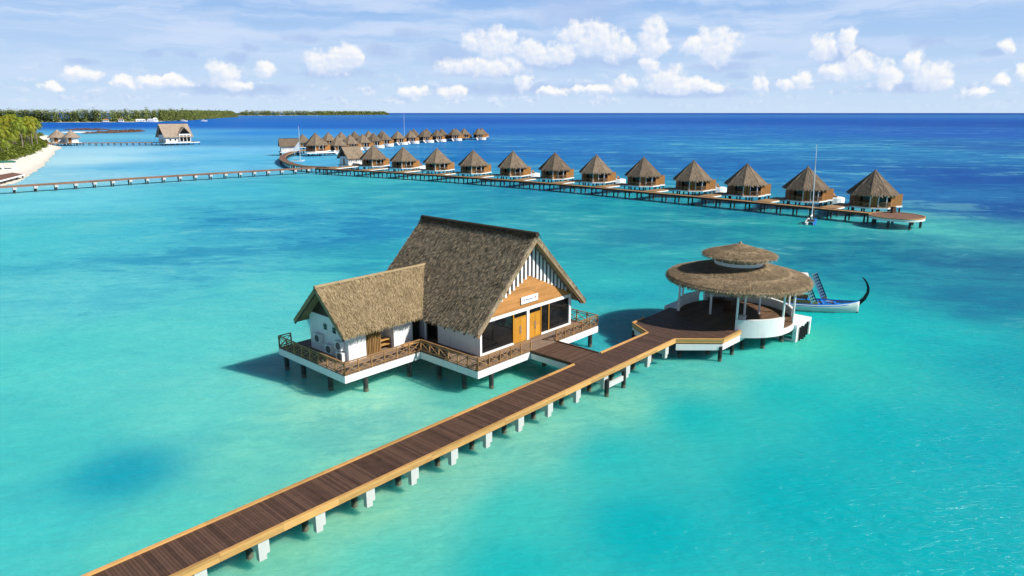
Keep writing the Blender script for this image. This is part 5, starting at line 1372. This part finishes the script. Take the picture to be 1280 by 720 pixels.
# ------------------------------------------------------------------ far islands
def island(name, shore, depth, h, seed, n_tree, label, tree_h, leaf, woodlabel):
    rs = random.Random(seed); ln = lerp_line(shore, 80); vs_ = []; fs = []
    for i, p in enumerate(ln):
        inw = V((p.x, p.y)).normalized(); e = 1
        for t, z in ((-.25, -.6), (0, .1), (.12, 1.5), (.4, 2.5), (1, 3.)): q = p + inw * depth * t + inw * rs.uniform(-4, 4); vs_.append((q.x, q.y, z * h))
    for i in range(79):
        for k in range(4): fs.append((i * 5 + k, i * 5 + k + 1, (i + 1) * 5 + k + 1, (i + 1) * 5 + k))
    mb = MB(); mb.v = vs_; mb.f = fs; mb.r = [.5] * len(fs)
    tag(mb.build(name, 'sand'), label, 'island', kind='structure')
    mb = MB()
    for _ in range(n_tree):
        t = rs.random(); p = ln[min(79, int(t * 79))].lerp(ln[min(79, int(t * 79) + 1)], (t * 79) % 1); inw = V((p.x, p.y)).normalized(); d_ = .07 + rs.random() ** 2.2 * .8
        q = p + inw * depth * d_; edge = min(1., t / .04, (1 - t) / .05); H = tree_h * rs.uniform(.62, 1.06) * (.45 + .55 * edge) * (1 if rs.random() > .04 else 1.18); sh = rs.random(); kind = rs.random()
        layers = [(H * .88, 4.4 * leaf, 14), (H * .55, 4.6 * leaf, 10), (H * .25, 5.2 * leaf, 11), (H * .12, 7.5 * leaf, 7)]
        for zc, rr, nl in layers:
            for _ in range(nl):
                a = rs.uniform(0, 6.283); k = rs.random() ** .5; c = V((q.x + cos(a) * rr * k * .6, q.y + sin(a) * rr * k * .6, zc + rs.uniform(-.12, .12) * H))
                out = V((cos(a), sin(a), rs.uniform(-.8, .5))); sdv = V((-sin(a), cos(a), rs.uniform(-.3, .3))) * rr * .17
                tip = c + out * rr * rs.uniform(.4, .75)
                mb.add([c - sdv, c + sdv, tip], [(0, 1, 2)], min(1, max(0, sh * .7 + rs.uniform(0, .4))))
        if kind < .35: mb.bar((q.x, q.y, 0), (q.x + rs.uniform(-2, 2), q.y, H * .85), .6 * leaf, .6 * leaf, r=1.0)
    tag(mb.build('forest', 'forest'), woodlabel, 'forest', kind='stuff')
island('far_island', [(-1900, 1900), (-1500, 1720), (-1200, 1600), (-1020, 1530), (-900, 1530), (-850, 1580), (-840, 1680), (-880, 1900), (-1000, 2300), (-1180, 2850), (-1350, 3450)], 150, 1.0, 21, 3900, 'low far island with a white shoreline on the left horizon', 27, 1.5, 'dense belt of palms and trees covering the far island')
island('distant_island', [(-2050, 5200), (-1900, 5400), (-1600, 5750), (-1500, 6300), (-1300, 7400)], 200, 1.2, 22, 900, 'thin distant island along the horizon', 36, 3.0, 'thin tree line covering the distant island')

def far_building(x, y, w_, d_, h_, rz, roofm, label):
    r = empty('shore_building', (x, y, 1), rz, label, 'building', 'low buildings on the shore of the far island')
    mb = MB(); mb.box(-w_ / 2, w_ / 2, -d_ / 2, d_ / 2, 0, h_); mb.build('wall', 'white_clean', r)
    mb = MB(); mb.add([(-w_ / 2 - 1, -d_ / 2 - 1, h_), (w_ / 2 + 1, -d_ / 2 - 1, h_), (w_ / 2 + 1, d_ / 2 + 1, h_), (-w_ / 2 - 1, d_ / 2 + 1, h_), (-w_ / 2 + 2, 0, h_ * 1.75), (w_ / 2 - 2, 0, h_ * 1.75)], [(0, 1, 5, 4), (2, 3, 4, 5), (1, 2, 5), (3, 0, 4), (3, 2, 1, 0)], .5); mb.build('roof', roofm, r)
    mb = MB()
    for i in range(3): x_ = -w_ * .3 + i * w_ * .3; mb.box(x_ - .8, x_ + .8, -d_ / 2 - .06, -d_ / 2 - .01, 1, 3.2)
    mb.build('window', 'glass', r)
far_building(-893, 1545, 12, 8, 3.5, .5, 'deck_tan', 'low building with tan roof at the left of the far shore settlement')
far_building(-868, 1560, 11, 8, 4, .4, 'thatch_villa', 'brown roofed building in the middle of the far shore settlement')
far_building(-846, 1600, 20, 9, 3, .6, 'white_clean', 'long white roofed building in the far shore settlement')
far_building(-838, 1650, 9, 8, 4.5, .6, 'white_clean', 'tall white building at the right of the far shore settlement')
def ferry(x, y, L, rz, label):
    r = empty('motor_boat', (x, y, 0), rz, label, 'boat', 'motor boats moored off the far island')
    mb = MB(); vs_ = []
    for px_, b_, z1 in ((-.5, .12, .11), (-.2, .14, .11), (.2, .12, .12), (.5, .01, .16)): vs_ += [(px_ * L, -b_ * L, z1 * L), (px_ * L, b_ * L, z1 * L), (px_ * L, b_ * L * .7, -.03 * L), (px_ * L, -b_ * L * .7, -.03 * L)]
    fs = [(3, 2, 1, 0), (12, 13, 14, 15)]
    for i in range(3):
        for k in range(4): fs.append((i * 4 + k, i * 4 + (k + 1) % 4, i * 4 + 4 + (k + 1) % 4, i * 4 + 4 + k))
    mb.add(vs_, fs, .5); mb.build('hull', 'white_clean', r)
    mb = MB(); mb.box(-.35 * L, .18 * L, -.1 * L, .1 * L, .112 * L, .2 * L); mb.box(-.3 * L, .05 * L, -.08 * L, .08 * L, .202 * L, .27 * L); cb = mb.build('cabin', 'white_clean', r)
    mb = MB(); mb.box(-.3 * L, .14 * L, -.103 * L, .103 * L, .14 * L, .17 * L); mb.build('window', 'glass', cb)
    mb = MB(); mb.cyl(-.1 * L, 0, .27 * L, .5 * L, .012 * L, 6); mb.build('mast', 'metal_grey', r)
ferry(-815, 1590, 26, .3, 'largest white motor boat with tall mast off the far island')
ferry(-775, 1660, 16, .1, 'smaller white motor boat to the right of the largest one')
ferry(-745, 1700, 14, .2, 'low white motor boat farthest right off the far island')
